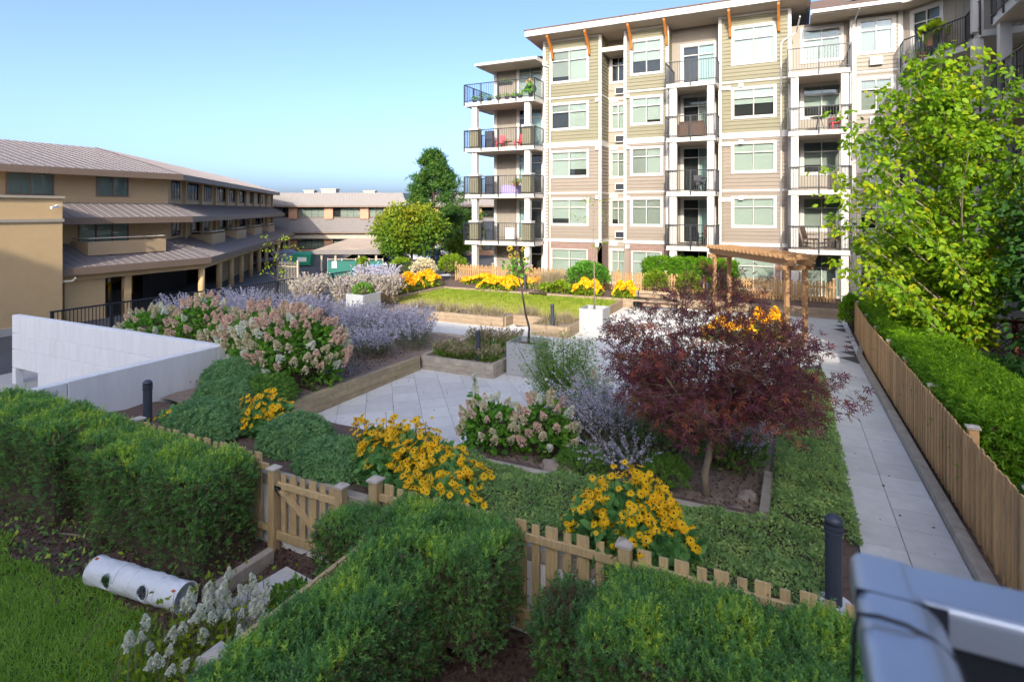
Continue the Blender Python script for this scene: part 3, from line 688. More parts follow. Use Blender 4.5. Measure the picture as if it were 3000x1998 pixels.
def windowf(Mx, x0, x1, z0, z1, style='blind', par=None, name='window', split=.62, vert=1, tw=.11, trans=True, door=False):
    """facade frame: wall plane y=0, outside is -y; every window keeps its panes and blinds as sub-parts"""
    k = MB(Mx); d0 = -.035
    k.box(x0-tw, x0, d0, .2, z0-tw*(0 if door else 1), z1+tw); k.box(x1, x1+tw, d0, .2, z0-tw*(0 if door else 1), z1+tw); k.box(x0, x1, d0-.004, .2, z1, z1+tw)
    if not door: k.box(x0, x1, d0-.008, .2, z0-tw, z0)
    zt = z0 + (z1-z0)*split; fr = .045
    xs = [x0 + (x1-x0)*i/(vert+1) for i in range(vert+2)]
    for a in xs[1:-1]: k.box(a-fr/2, a+fr/2, -.006, .06, z0, z1)
    if trans: k.box(x0, x1, -.008, .062, zt-fr/2, zt+fr/2)
    k.box(x0, x0+fr, -.004, .058, z0, z1); k.box(x1-fr, x1, -.004, .058, z0, z1); k.box(x0+fr, x1-fr, -.003, .057, z0, z0+fr); k.box(x0+fr, x1-fr, -.003, .057, z1-fr, z1)
    w = k.build(name, M['trim'], par or ap)
    rows = [(z0, zt), (zt, z1)] if trans else [(z0, z1)]
    for i in range(vert+1):
        for a, b in rows:
            MB(Mx).box(xs[i]+.02, xs[i+1]-.02, .034, .040, a+.02, b-.02).build('pane', M['glass'], w)
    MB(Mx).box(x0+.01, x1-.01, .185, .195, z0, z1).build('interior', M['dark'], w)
    if style in ('blind', 'shade'):
        for xa, xb in zip(xs[:-1], xs[1:]):
            zl = z0+.03 if random.random() < .72 else z0 + (z1-z0)*U(.12, .5)
            MB(Mx).box(xa+.03, xb-.03, .10, .112, zl, z1-.03).build('blind', M[('blind' if random.random() < .8 else 'blind2') if style == 'blind' else ('blind2' if random.random() < .8 else 'blind')], w)
    elif style == 'half':
        MB(Mx).box(x0+.05, x1-.05, .10, .112, z0+(z1-z0)*U(.3, .55), z1-.03).build('blind', M['blind'], w)
    elif style == 'right':
        MB(Mx).box((x0+x1)/2, x1-.05, .10, .112, z0+.03, z1-.03).build('blind', M['blind'], w); MB(Mx).box(x0+.05, (x0+x1)/2, .10, .112, zt, z1-.03).build('blind', M['blind2'], w)
    elif style == 'curtain':
        MB(Mx).box(x0+.05+(x1-x0)*.45, x1-.05, .10, .112, z0+.03, z1-.03).build('curtain', M['curtain'], w)
    elif style == 'curtainL':
        MB(Mx).box(x0+.05, x0+(x1-x0)*.52, .10, .112, z0+.03, z1-.03).build('curtain', M['curtain'], w)
    return w
def FM(x, y, ang=0.0, z=0.0): return Matrix.Translation((x, y, z)) @ Matrix.Rotation(ang, 4, 'Z')
def trimbox(Mx, *a, nm='trim', m='trim'): return MB(Mx).box(*a).build(nm, M[m], ap)
def vents(Mx, x, z, n=1):
    k = MB(Mx)
    for i in range(n):
        a = x + i*.24; k.add([(a,0,z),(a+.2,0,z),(a+.2,-.13,z-.02),(a,-.13,z-.02),(a,0,z+.2),(a+.2,0,z+.2),(a+.2,-.09,z+.16),(a,-.09,z+.16)], [(0,1,2,3),(4,5,6,7),(0,1,5,4),(1,2,6,5),(2,3,7,6),(3,0,4,7)])
    k.build('vent_hood', M['white'], ap)
def railing(Mx, pts, z, par, h=1.07, post_at=None):
    """guard rail along pts (facade frame), standing on z"""
    r = MB(Mx); b = MB(Mx); seen = []
    for p, q in zip(pts[:-1], pts[1:]):
        p = Vector((p[0], p[1], 0)); q = Vector((q[0], q[1], 0)); L = (q-p).length; d = (q-p)/L
        r.bar((p.x, p.y, z+h), (q.x, q.y, z+h), .05, .04); r.bar((p.x, p.y, z+.09), (q.x, q.y, z+.09), .035, .03)
        n = max(2, int(L/.115))
        for i in range(1, n): c = p + d*(L*i/n); b.box(c.x-.008, c.x+.008, c.y-.008, c.y+.008, z+.09, z+h)
        m_ = max(1, round(L/1.2))
        for i in range(m_+1):
            if i == 0 and seen: continue
            c = p + d*(L*i/m_); seen.append(MB(Mx).box(c.x-.028, c.x+.028, c.y-.028, c.y+.028, z-.17, z+h+.01))
    o = r.build('railing', M['black'], par); tag(b.build('balusters', M['black'], o), kind='stuff')
    for s_ in seen: s_.build('railing_post', M['black'], o)
    return o
def balcony(Mx, x0, x1, y0, y1, z, rail=None, th=.22):
    k = MB(Mx); k.box(x0, x1, y0, y1, z-th, z-.01, 0); k.box(x0+.03, x1-.03, y0+.03, y1, z-.01, z, 1)
    s = k.build('balcony_slab', [M['trim'], M['deck']], ap)
    MB(Mx).box(x0+.1, x1-.1, y0+.1, y1-.02, z-th-.012, z-th-.002).build('soffit', M['soffit'], s)
    railing(Mx, rail or [(x0+.0, y1), (x0+.0, y0-.03), (x1, y0-.03), (x1, y1)], z, s); return s

B = FM(0, 31.3)                                   # bay front plane
bays = [(-13.22, -9.75), (-8.42, -6.05), (-3.5, -.2)]
wins = [(-12.72, -10.55), (-8.0, -6.42), (-2.82, -.92)]
styles = [['blind', 'blind', 'blind', 'right', 'blind'], ['blind', 'shade', 'blind', 'blind', 'half'], ['blind', 'blind', 'blind', 'half', 'blind']]
for bi, ((a, b), (wa, wb)) in enumerate(zip(bays, wins)):
    ops = []
    for f in range(5):
        z0, z1 = (f*FL + .98, f*FL + 2.38) if f < 4 else (f*FL + .95, f*FL + 2.72)
        if f == 0: z0, z1 = .55, 2.28
        windowf(B, wa, wb, z0, z1, styles[bi][f], split=.68, tw=.10 if f else .03); ops.append((wa-.1, wb+.1, z0-.1, z1+.1))
    siding(B, a+.1, b-.1, 8.42, 14.35, M['olive'], ops); siding(B, a+.1, b-.1, 2.88, 8.12, M['taupe'], ops)
    for k in (a, b): trimbox(B, k-.03 if k == a else k-.12, k+.12 if k == a else k+.03, -.04, .1, 2.7, 14.4, nm='corner_board')
    trimbox(B, a-.04, b+.04, -.05, .05, 8.12, 8.42, nm='band_board'); trimbox(B, a-.04, b+.04, -.035, .05, 5.46, 5.55, nm='band_board')
    trimbox(B, a-.04, b+.04, -.035, .05, 10.94, 11.03, nm='band_board'); trimbox(B, a-.05, b+.05, -.05, .05, 2.70, 2.88, nm='band_board'); trimbox(B, a, b, -.045, .05, 14.25, 14.42, nm='frieze_board')
    k = MB(B)
    za, zb = .52, 2.31
    for r in ((a, wa-.03, 0, 2.7), (wb+.03, b, 0, 2.7), (wa-.03, wb+.03, 0, za), (wa-.03, wb+.03, zb, 2.7)): k.box(r[0], r[1], 0, .22, r[2], r[3])
    k.build('brick_wall', M['brick'], ap)
    MB(B).box(wa-.06, wb+.06, -.012, .0, 2.31, 2.55).build('brick_lintel', M['brick'], ap)
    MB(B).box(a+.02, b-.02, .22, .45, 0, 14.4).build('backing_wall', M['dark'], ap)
vents(B, -10.05, 2.5); vents(B, -10.05, 5.15); vents(B, -10.05, 7.9); vents(B, -10.05, 10.6)
for z in (2.45, 5.1, 7.85, 10.65): vents(B, -8.33, z)
for z in (4.97, 7.78, 10.62): vents(B, -3.38, z, 2); vents(B, -2.55, z+.08)
# bay returns (facing +x), visible right of bay one
R1 = FM(-9.75, 31.3, math.pi/2)
siding(R1, .06, 1.5, 8.42, 14.35, M['olive'], rec=False); siding(R1, .06, 1.5, 2.88, 8.12, M['taupe'], rec=False)
trimbox(R1, 0, 1.5, -.045, .03, 8.12, 8.42, nm='band_board'); trimbox(R1, 0, 1.5, -.03, .03, 5.46, 5.55, nm='band_board'); trimbox(R1, 0, 1.5, -.03, .03, 10.94, 11.03, nm='band_board'); trimbox(R1, 0, 1.5, -.045, .03, 2.70, 2.88, nm='band_board')
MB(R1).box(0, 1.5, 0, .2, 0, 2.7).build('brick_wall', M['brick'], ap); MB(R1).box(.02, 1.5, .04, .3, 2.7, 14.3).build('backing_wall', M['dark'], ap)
MB(FM(-3.5, 31.3, -math.pi/2)).box(-1.6, .02, -.02, .25, 0, 14.3).build('return_wall', M['olive'], ap)
MB(FM(-.2, 31.3, math.pi/2)).box(.02, 1.6, -.02, .25, 0, 14.3).build('return_wall', M['olive'], ap)
MB(FM(-6.05, 31.3, math.pi/2)).box(.02, 1.6, -.02, .25, 0, 14.3).build('return_wall', M['olive'], ap)
MB(FM(-8.42, 31.3, -math.pi/2)).box(-1.6, .02, -.02, .25, 0, 14.3).build('return_wall', M['taupe'], ap)
MB(FM(-13.22, 31.3, -math.pi/2)).box(-1.2, .02, -.02, .25, 0, 13.2).build('return_wall', M['trim'], ap)
# recess with narrow windows and air conditioners
Q = FM(0, 32.7)
ops = []
for f in range(5):
    z0, z1 = f*FL + .95, f*FL + 2.35
    if f == 0: z0, z1 = .35, 2.2
    windowf(Q, -9.55, -8.75, z0, z1, ['blind', 'shade', 'blind', 'blind', 'dark'][f], split=.66, tw=.11); ops.append((-9.66, -8.64, z0-.11, z1+.11))
    if f:
        a = MB(Q).box(-9.28, -8.72, -.22, .02, f*FL + .18, f*FL + .58).build('air_conditioner', M['white'], ap)
        MB(Q).box(-9.25, -8.75, -.228, -.221, f*FL + .22, f*FL + .54).build('grille', M['alud'], a)
    vents(Q, -9.62, f*FL + 2.5 if f < 4 else f*FL+2.9, 2) if f < 4 else None
    trimbox(Q, -9.8, -8.3, -.03, .03, f*FL - .05, f*FL + .04, nm='band_board')
siding(Q, -9.85, -8.3, 0.0, 14.3, M['beige'], ops, rec=False, pitch=.6)
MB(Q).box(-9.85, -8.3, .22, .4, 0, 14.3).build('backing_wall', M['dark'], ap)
MB(Q).box(-9.75, -8.42, -1.3, .1, 13.35, 13.6).build('soffit', M['soffit'], ap)
# balcony stack between bays two and three
Q2 = FM(0, 32.2); BY = 29.98 - 32.2
def recess_wall(Mx, x0, x1, doors, zmax, m='batten'):
    """board-and-batten wall with door openings"""
    z = 0; rows = sorted(doors)
    k = MB(Mx)
    for (a, b, c, d) in rows:
        k.box(x0, x1, 0, .2, z, c); k.box(x0, a, 0, .2, c, d); k.box(b, x1, 0, .2, c, d); z = d
    k.box(x0, x1, 0, .2, z, zmax); k.build('wall', M[m], ap)
    t = MB(Mx); x = x0 + .3
    while x < x1 - .05:
        for f in range(5):
            z0, z1 = f*FL + .02, f*FL + 2.5
            if any(a-.02 < x < b+.02 and c < z1 and d > z0 for a, b, c, d in rows): continue
            t.box(x-.02, x+.02, -.016, 0, z0, z1)
        x += .34
    if t.v: t.build('batten', M[m], ap)
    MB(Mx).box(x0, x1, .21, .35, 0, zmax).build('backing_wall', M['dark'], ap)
dr = []
for f in range(5):
    z0 = f*FL + .04; z1 = z0 + 2.32
    windowf(Q2, -5.45, -3.82, z0, z1, ['dark', 'curtain', 'curtain', 'right', 'curtain'][f], name='balcony_door', split=.78, door=True, tw=.12); dr.append((-5.45, -3.82, z0, z1))
recess_wall(Q2, -6.1, -3.45, dr, 14.35)
for f in range(1, 5):
    balcony(FM(0, 0), -5.92, -3.49, 29.98, 32.2, f*FL - .04)
    if f < 4:
        for xa, xb in ((-5.75, -5.4), (-3.92, -3.6)): trimbox(FM(0, 0), xa, xb, 30.05, 30.35, f*FL - .03, (f+1)*FL - .27, nm='column')
for xa, xb in ((-5.75, -5.4), (-3.92, -3.6)): trimbox(FM(0, 0), xa, xb, 30.05, 30.35, .3, FL - .27, nm='column')
# balcony stack three
Q3 = FM(0, 31.9); dr = []
for f in range(5):
    z0 = f*FL + (.85 if f else .35); z1 = f*FL + 2.36
    windowf(Q3, .35, 1.95, z0, z1, ['shade', 'shade', 'shade', 'half', 'blind'][f], name='window', split=.68, tw=.13); dr.append((.35, 1.95, z0, z1))
recess_wall(Q3, -.2, 2.45, dr, 13.6, 'beige')
for f in range(1, 5):
    balcony(FM(0, 0), -.31, 2.25, 29.98, 31.9, f*FL - .04)
for f in range(0, 4):
    for xa, xb in ((-.18, .14), (1.86, 2.16)): trimbox(FM(0, 0), xa, xb, 30.05, 30.35, f*FL - .03 if f else .3, (f+1)*FL - .27, nm='column')
# section right of it
ops = []
Q4 = FM(0, 31.5)
for f in range(5):
    z0, z1 = f*FL + .9, f*FL + 2.36
    windowf(Q4, 2.72, 4.0, z0, z1, 'shade' if f == 4 else 'blind', split=.68, tw=.13); ops.append((2.6, 4.13, z0-.13, z1+.13))
    if f:
        a = MB(Q4).box(3.1, 3.6, -.2, .02, f*FL + .25, f*FL + .6).build('air_conditioner', M['white'], ap); MB(Q4).box(3.13, 3.57, -.208, -.201, f*FL + .28, f*FL + .57).build('grille', M['blind2'], a)
siding(Q4, 2.55, 4.25, 0, 13.6, M['beige'], ops, rec=False); MB(Q4).box(2.5, 4.3, .22, .4, 0, 13.6).build('backing_wall', M['dark'], ap)
trimbox(Q4, 2.3, 2.56, -.05, .15, 0, 13.6, nm='corner_board'); trimbox(Q4, 4.22, 4.4, -.05, .15, 0, 13.6, nm='corner_board')
for f in range(1, 5): trimbox(Q4, 2.56, 4.22, -.03, .02, f*FL-.05, f*FL+.03, nm='band_board')
# chamfered corner and the right wing
CA = -math.pi/4
CM = FM(4.35, 31.6, CA)                            # runs towards (+x,-y)
dr = []
for f in range(5):
    z0 = f*FL + .04; z1 = z0 + 2.32
    windowf(CM, .55, 1.75, z0, z1, 'shade', name='balcony_door', split=.78, door=True, tw=.13); dr.append((.55, 1.75, z0, z1))
recess_wall(CM, 0, 4.6, dr, 13.6, 'beige')
WX = 7.55
WM = FM(WX, 28.4, -math.pi/2)                      # right wing facade, faces -x, runs towards the camera
dr = []
for f in range(5):
    for xa in (2.2, 8.6, 14.2):
        z0 = f*FL + .04; z1 = z0 + 2.3
        windowf(WM, xa, xa+1.6, z0, z1, random.choice(['shade', 'half', 'blind']), name='balcony_door', split=.78, door=True, tw=.13); dr.append((xa, xa+1.6, z0, z1))
wk = MB(WM); last = 0
for xa in (2.2, 8.6, 14.2):
    wk.box(last, xa, 0, .2, 0, 14.3); last = xa + 1.6
    for f in range(5): wk.box(xa, xa+1.6, 0, .2, f*FL + 2.34, (f+1)*FL + .04 if f < 4 else 14.3)
wk.box(last, 19, 0, .2, 0, 14.3); wk.build('wing_wall', M['beige'], ap)
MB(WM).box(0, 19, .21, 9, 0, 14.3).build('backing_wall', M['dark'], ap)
for (xa, xb) in ((0, 2.05), (3.95, 8.45), (10.35, 14.05), (15.95, 19)): siding(FM(WX, 28.4, -math.pi/2) @ Matrix.Translation((0, -.02, 0)), xa, xb, 0, 14.3, M['beige'], rec=False)
for xa in (2.05, 3.95, 8.4, 10.4, 14.0): trimbox(WM, xa-.09, xa+.09, -.06, .05, 0, 14.3, nm='corner_board')
P0 = (4.35, 30.35); P1 = (5.95, 27.6)
for f in range(1, 5):
    z = f*FL - .04
    poly = [(4.30, 31.5), (4.30, 30.55), (5.95, 27.9), (5.95, 25.9), (7.5, 25.9), (7.5, 28.3)]
    s = MB().prism(poly, z-.22, z).build('balcony_slab', M['trim'], ap)
    railing(Matrix.Identity(4), [(4.30, 31.4), (4.30, 30.5), (5.92, 27.87), (5.92, 25.9)], z, s)
    for (ya, yb) in ((17.2, 24.6),):
        s = MB().box(5.95, 7.54, ya, yb, z-.22, z).build('balcony_slab', M['trim'], ap)
        MB().box(6.05, 7.5, ya+.1, yb-.1, z-.232, z-.222).build('soffit', M['soffit'], s)
        railing(Matrix.Identity(4), [(7.5, yb-.03), (5.92, yb-.03), (5.92, ya+.03), (7.5, ya+.03)], z, s)
for f in range(0, 5):
    z0 = f*FL - .03 if f else .0; z1 = (f+1)*FL - .27 if f < 4 else 13.6
    for (xa, ya) in ((5.75, 26.1), (6.05, 24.2), (6.05, 17.5)): trimbox(FM(0, 0), xa, xa+.32, ya, ya+.32, z0, z1, nm='column')
# roofs
k = MB()
k.add([(-13.95,30.25,14.45),(.62,30.25,14.45),(.62,36.5,14.05),(-13.95,36.5,14.05),(-13.95,30.25,14.78),(.62,30.25,14.78),(.62,36.5,14.4),(-13.95,36.5,14.4)], [(3,2,1,0),(0,1,5,4),(1,2,6,5),(2,3,7,6),(3,0,4,7)], 0)
rf_ = k.build('roof', [M['trim']], ap)
MB().add([(-14.0,30.2,14.785),(.67,30.2,14.785),(.67,36.6,14.405),(-14.0,36.6,14.405),(-14.0,30.2,14.84),(.67,30.2,14.84),(.67,36.6,14.46),(-14.0,36.6,14.46)], [(3,2,1,0),(4,5,6,7),(0,1,5,4),(1,2,6,5),(2,3,7,6),(3,0,4,7)]).build('roof_edge', M['roofbrown'], rf_)
MB().add([(-13.85,30.35,14.444),(.52,30.35,14.444),(.52,36.4,14.06),(-13.85,36.4,14.06),(-13.85,30.35,14.43),(.52,30.35,14.43),(.52,36.4,14.04),(-13.85,36.4,14.04)], [(0,1,2,3),(7,6,5,4),(0,4,5,1),(1,5,6,2),(2,6,7,3),(3,7,4,0)]).build('soffit', M['soffit'], rf_)
MB().box(-13.2, -.2, 33.4, 40, 13.4, 14.0).build('upper_wall', M['alud'], ap)
for bx in (-12.62, -10.4, -8.0, -6.05 - .05, -2.95, -.72):
    MB().prism([(31.25, 13.2), (31.25, 13.32), (31.15, 13.75), (30.75, 14.2), (30.42, 14.42), (30.34, 14.42), (30.36, 14.30), (30.66, 14.02), (30.98, 13.66), (31.13, 13.25)], bx-.06, bx+.06, 'x').build('bracket', M['bracket'], ap)
def low_roof(poly, z, nm='roof', slope=.3):
    k = MB(); k.prism(poly, z, z+.2); o = k.build(nm, M['trim'], ap); MB().prism([(x, y) for x, y in poly], z-.02, z-.004).build('soffit', M['soffit'], o); return o
o = low_roof([(-17.2, 30.35), (-13.24, 30.35), (-13.24, 37), (-17.2, 37)], 13.1)
MB().add([(-17.2,30.4,13.305),(-13.24,30.4,13.305),(-13.24,34,14.1),(-15.6,34,14.1),(-17.2,37,13.305)], [(0,1,2,3),(0,3,4)]).build('shingles', M['roofbrown'], o)
MB().box(-17.26, -13.26, 30.24, 30.36, 13.12, 13.26).build('gutter', M['trim'], o)
o = low_roof([(.65, 30.35), (4.15, 30.35), (4.55, 30.2), (6.1, 27.5), (6.1, 16.5), (15, 16.5), (15, 37), (.65, 37)], 13.6)
MB().add([(.65,30.4,13.81),(4.2,30.4,13.81),(6.05,27.5,13.81),(6.05,16.5,13.81),(10,16.5,15.2),(10,33,15.2),(.65,33.5,15.2)], [(0,1,6),(1,2,5,6),(2,3,4,5)]).build('shingles', M['roofbrown'], o)
MB().box(.7, 4.2, 30.24, 30.36, 13.62, 13.78).build('gutter', M['trim'], o)
so_ = MB(FM(2.9, 32.0, .0, 14.35)); so_.bar((-.8, 0, 0), (.6, 0, .25), .9, .06); so_.box(-.75, -.68, -.3, .3, -.6, 0); so_.box(.5, .56, -.3, .3, -.6, .2); so_.build('roof_unit', M['alud'], ap)
MB(FM(4.0, 31.9, .2, 14.1)).box(-.28, .28, -.3, .3, -.4, .45).build('roof_vent', M['cream'], ap)
# left balcony stack at the corner of the building
Q5 = FM(0, 32.0); dr = []
for f in range(5):
    z0 = f*FL + .04; z1 = z0 + 2.36
    windowf(Q5, -15.15, -13.62, z0, z1, ['dark', 'curtainL', 'curtainL', 'curtain', 'blind'][f], name='balcony_door', split=.78, door=True, tw=.15); dr.append((-15.15, -13.62, z0, z1))
recess_wall(Q5, -16.7, -13.2, dr, 13.15)
trimbox(Q5, -16.85, -16.66, -.05, .2, 0, 13.1, nm='corner_board')
MB().box(-16.8, -16.6, 32.05, 44, 0, 13.1).build('side_wall', M['beige'], ap)
for f in range(1, 5):
    z = f*FL - .04
    s = balcony(FM(0, 0), -17.8, -13.22, 29.98, 32.0, z, rail=[(-17.8, 33.2), (-17.8, 29.95), (-13.22, 29.95), (-13.22, 31.28)])
    MB().box(-17.8, -16.7, 32.0, 33.4, z-.22, z).build('side_slab', M['trim'], s)
for f in range(0, 4):
    z0 = f*FL - .03 if f else .3; z1 = (f+1)*FL - .27
    for xc in (-17.2, -13.75):
        trimbox(FM(0, 0), xc-.16, xc+.16, 30.1, 30.4, z0, z1, nm='column')
        if f:
            p = MB().box(xc-.27, xc+.27, 30.02, 30.5, z0, z0+1.08).build('pier', M['olive'], ap); MB().box(xc-.31, xc+.31, 29.985, 30.55, z0+1.08, z0+1.2).build('pier_cap', M['trim'], p)
            sk = MB()
            for i in range(5): sk.box(xc-.275, xc+.275, 30.012, 30.505, z0+.2*i+.02, z0+.2*i+.05)
            sk.build('siding_lap', M['olive'], p)
# downpipes
def pipe(pts, nm='downpipe'): MB().tube(pts, .04, 8).build(nm, M['trim'], ap)
pipe([(-13.3, 31.2, 13.15), (-13.2, 31.2, 12.95), (-12.85, 31.22, 12.85), (-12.78, 31.22, 12.7), (-12.78, 31.22, .3)])
pipe([(.2, 30.4, 13.6), (.05, 31.2, 13.1), (-.55, 31.22, 12.75), (-.62, 31.22, 12.55), (-.62, 31.22, .3)])
pipe([(2.6, 30.3, 13.6), (2.45, 31.3, 13.2), (2.42, 31.4, 13.0), (2.42, 31.4, .3)])
# siding boards: the largest recorded ones are parts, the rest is one joined part per material
bm_cache = {}
def board_mesh(L, h, m):
    key = (round(L, 2), round(h, 2), m.name)
    if key not in bm_cache:
        a = L/2; bm_cache[key] = MB().add([(-a,-.034,0),(a,-.034,0),(a,.03,0),(-a,.03,0),(-a,-.004,h-.009),(a,-.004,h-.009),(a,.03,h-.009),(-a,.03,h-.009)], [(3,2,1,0),(4,5,6,7),(0,1,5,4),(1,2,6,5),(2,3,7,6),(3,0,4,7)]).mesh('siding_board', m)
    return bm_cache[key]
rec = sorted([b for b in boards if b[4]], key=lambda b: -b[0]); rest = [b for b in boards if not b[4]] + rec[295:]
for L, mx, m, h, r in rec[:295]:
    o = bpy.data.objects.new('siding_board', board_mesh(L, h, m)); o.matrix_world = mx; link(o, ap)
grp = {}
for L, mx, m, h, r in rest:
    k = grp.setdefault(m.name, (MB(), m))[0]; k.M = mx; a = L/2
    k.add([(-a,-.034,0),(a,-.034,0),(a,.03,0),(-a,.03,0),(-a,-.004,h-.009),(a,-.004,h-.009),(a,.03,h-.009),(-a,.03,h-.009)], [(3,2,1,0),(4,5,6,7),(0,1,5,4),(1,2,6,5),(2,3,7,6),(3,0,4,7)])
for k, m in grp.values(): tag(k.build('siding', m, ap), kind='stuff')

# ------------------------------------------------------------------ things on the balconies
def chair(label, x, y, z, rz, m, s=1.0, group=None):
    t = thing('balcony_chair', label, 'chair', (x, y, z), rz, group)
    MB().box(-.26*s, .26*s, -.25*s, .25*s, .38*s, .44*s).build('seat', m, t); MB().bar((0, .23*s, .44*s), (0, .36*s, .98*s), .5*s, .04, up=(0, 1, 0)).build('backrest', m, t)
    for a in (-.23, .23):
        for b in (-.22, .22): MB().box(a*s-.02, a*s+.02, b*s-.02, b*s+.02, 0, .40*s).build('leg', m, t)
        MB().box(a*s-.03, a*s+.03, -.25*s, .25*s, .60*s, .63*s).build('armrest', m, t)
def table(label, x, y, z, m, w=.4):
    t = thing('balcony_table', label, 'table', (x, y, z)); MB().lathe([(w, .66), (w, .70)], 18).build('tabletop', m, t)
    for k in range(3): a = k*2.1; MB().bar((w*.7*math.cos(a), w*.7*math.sin(a), 0), (w*.2*math.cos(a), w*.2*math.sin(a), .66), .03, .03).build('leg', m, t)
z4, z3, z2, z5 = 3*FL-.04, 2*FL-.04, FL-.04, 4*FL-.04
chair('red chair on the left side of the corner balcony with two red chairs', -16.0, 31.2, z4, .2, M['redseat'], .9); chair('red chair beside the sliding door on the corner balcony', -14.75, 31.2, z4, -.2, M['redseat'], .9)
table('low wooden table between two red chairs on the corner balcony', -15.4, 30.9, z4-.25, M['pergola'], .32)
lv = thing('wicker_loveseat', 'brown wicker loveseat on the middle balcony', 'sofa', (-4.75, 30.9, z4), math.pi)
MB().box(-.62, .62, -.3, .3, .12, .42).build('seat', M['wicker'], lv); MB().box(-.62, .62, .24, .36, .12, .86).build('backrest', M['wicker'], lv)
for s_ in (-.66, .66): MB().box(s_-.06, s_+.06, -.32, .36, .02, .62).build('armrest', M['wicker'], lv)
table('small dark side table left of the wicker loveseat', -5.55, 30.7, z4, M['black'], .25); table('side table with red flowers right of the wicker loveseat', -3.85, 30.8, z4-.1, M['wicker'], .22)
chair('grey chair on the second floor middle balcony, nearer the window', -4.45, 30.7, z2, 2.6, M['black'], 1.0); chair('dark chair on the second floor middle balcony, against the right post', -4.0, 31.0, z2, 3.4, M['wicker'], 1.05)
chair('black folding chair on the third floor middle balcony', -4.4, 30.9, z3, .4, M['black'], .9); table('round black table on the third floor middle balcony', -4.0, 30.7, z3, M['black'], .3)
chair('dark reclining chair left on the lower right balcony', .65, 30.7, z2, 1.2, M['wicker'], 1.1); chair('dark reclining chair right on the lower right balcony', 1.55, 30.7, z2, -1.2, M['wicker'], 1.1)
chair('dark red chair on the right balcony of the fourth floor', 1.7, 30.9, z4, -1.3, M['redseat'], .95); table('round dark table on the right balcony of the fourth floor', 1.0, 30.8, z4, M['black'], .35)
bx_ = MB().box(-15.9, -15.3, 31.6, 31.95, z2+.05, z2+.75).build('cabinet', M['white'], bevel=.02); tag(bx_, 'white slatted cabinet on the lowest corner balcony', 'cabinet')
for nm, z in (('lowest', z2), ('third floor', z3), ('fourth floor', z4)):
    b_ = MB().box(-17.0, -16.45, 31.0, 31.3, z+.02, z+1.15).build('storage_locker', M['bollard'], bevel=.02); tag(b_, 'dark grey locker at the back of the %s corner balcony' % nm, 'locker')
tc_ = MB().box(-15.7, -14.6, 30.6, 31.2, z3+.0, z3+.55).build('cloth_covered_table', mat('lilac_cloth', (.38, .32, .62), .8, .1, 6), bevel=.03); tag(tc_, 'lilac cloth covered table on the third floor corner balcony', 'table')
def pot(label, x, y, z, r=.13, h=.22, fm='hydleaf', spread=.28, n=90, ht=.35, pm='terracotta', tm='leaf', sz=.12, flower=None):
    t = thing('potted_plant', label, 'potted plant', (x, y, z)); MB().lathe([(r*.75, 0), (r, h), (r*1.08, h), (r*1.08, h+.03)], 12).build('pot', M[pm], t)
    P = RNG.normal(size=(n, 3)) * np.array([spread*.45, spread*.45, ht*.35]); P[:, 2] = np.abs(P[:, 2]) + h; foliage('leaves', P, rand_dirs(n, .5), sz, tm, M[fm], t)
    if flower:
        q = RNG.normal(size=(14, 3)) * np.array([spread*.4, spread*.4, .05]); q[:, 2] += h + ht*.9; foliage('flowers', q, rand_dirs(14, .6), .10, 'floret', M[flower], t)
for i, (x, nm) in enumerate(((-17.2, 'far left'), (-16.75, 'second from the left'), (-16.2, 'third from the left'), (-15.6, 'fourth from the left'), (-15.05, 'middle'), (-14.6, 'right of middle'), (-14.2, 'second from the right'))):
    pot('potted plant on the top corner balcony, %s' % nm, x, 30.15, z5, .14, .16, 'hydleaf', .3, 60, .3 + .25*(i == 1), 'bollard')
pot('tall pot with orange flowers on the top corner balcony', -13.6, 30.3, z5, .14, .3, 'hydleaf', .35, 90, .7, 'black', 'blade', .2, 'petalfar')
pot('round green plant on the third floor corner balcony', -14.55, 30.4, z3+.45, .16, .2, 'lime', .4, 120, .35, 'terracotta')
pot('white flowered plant on the third floor corner balcony', -13.95, 30.7, z3, .15, .3, 'hydleaf', .35, 90, .45, 'terracotta', flower='whiteflower')
pot('palm-like plant on the chamfered corner balcony of the top floor', 5.1, 29.8, z5+.5, .15, .5, 'lime', .45, 40, .45, 'terracotta', 'blade', .45)
pot('leafy plant low on the chamfered corner balcony of the top floor', 4.9, 30.1, z5, .16, .3, 'lime', .4, 80, .5, 'terracotta')
for i, x in enumerate((-15.35, -14.9)):
    t = thing('rail_planter', ('left' if not i else 'right') + ' black trough hung on the top corner balcony rail', 'planter', (x, 30.03, z5+.85)); MB().box(-.2, .2, 0, .16, 0, .16).build('trough', M['black'], t)
    P = RNG.normal(size=(50, 3))*np.array([.1, .04, .06]) + np.array([0, .08, .2]); foliage('leaves', P, rand_dirs(50, .5), .08, 'leaf', M['hydleaf'], t)
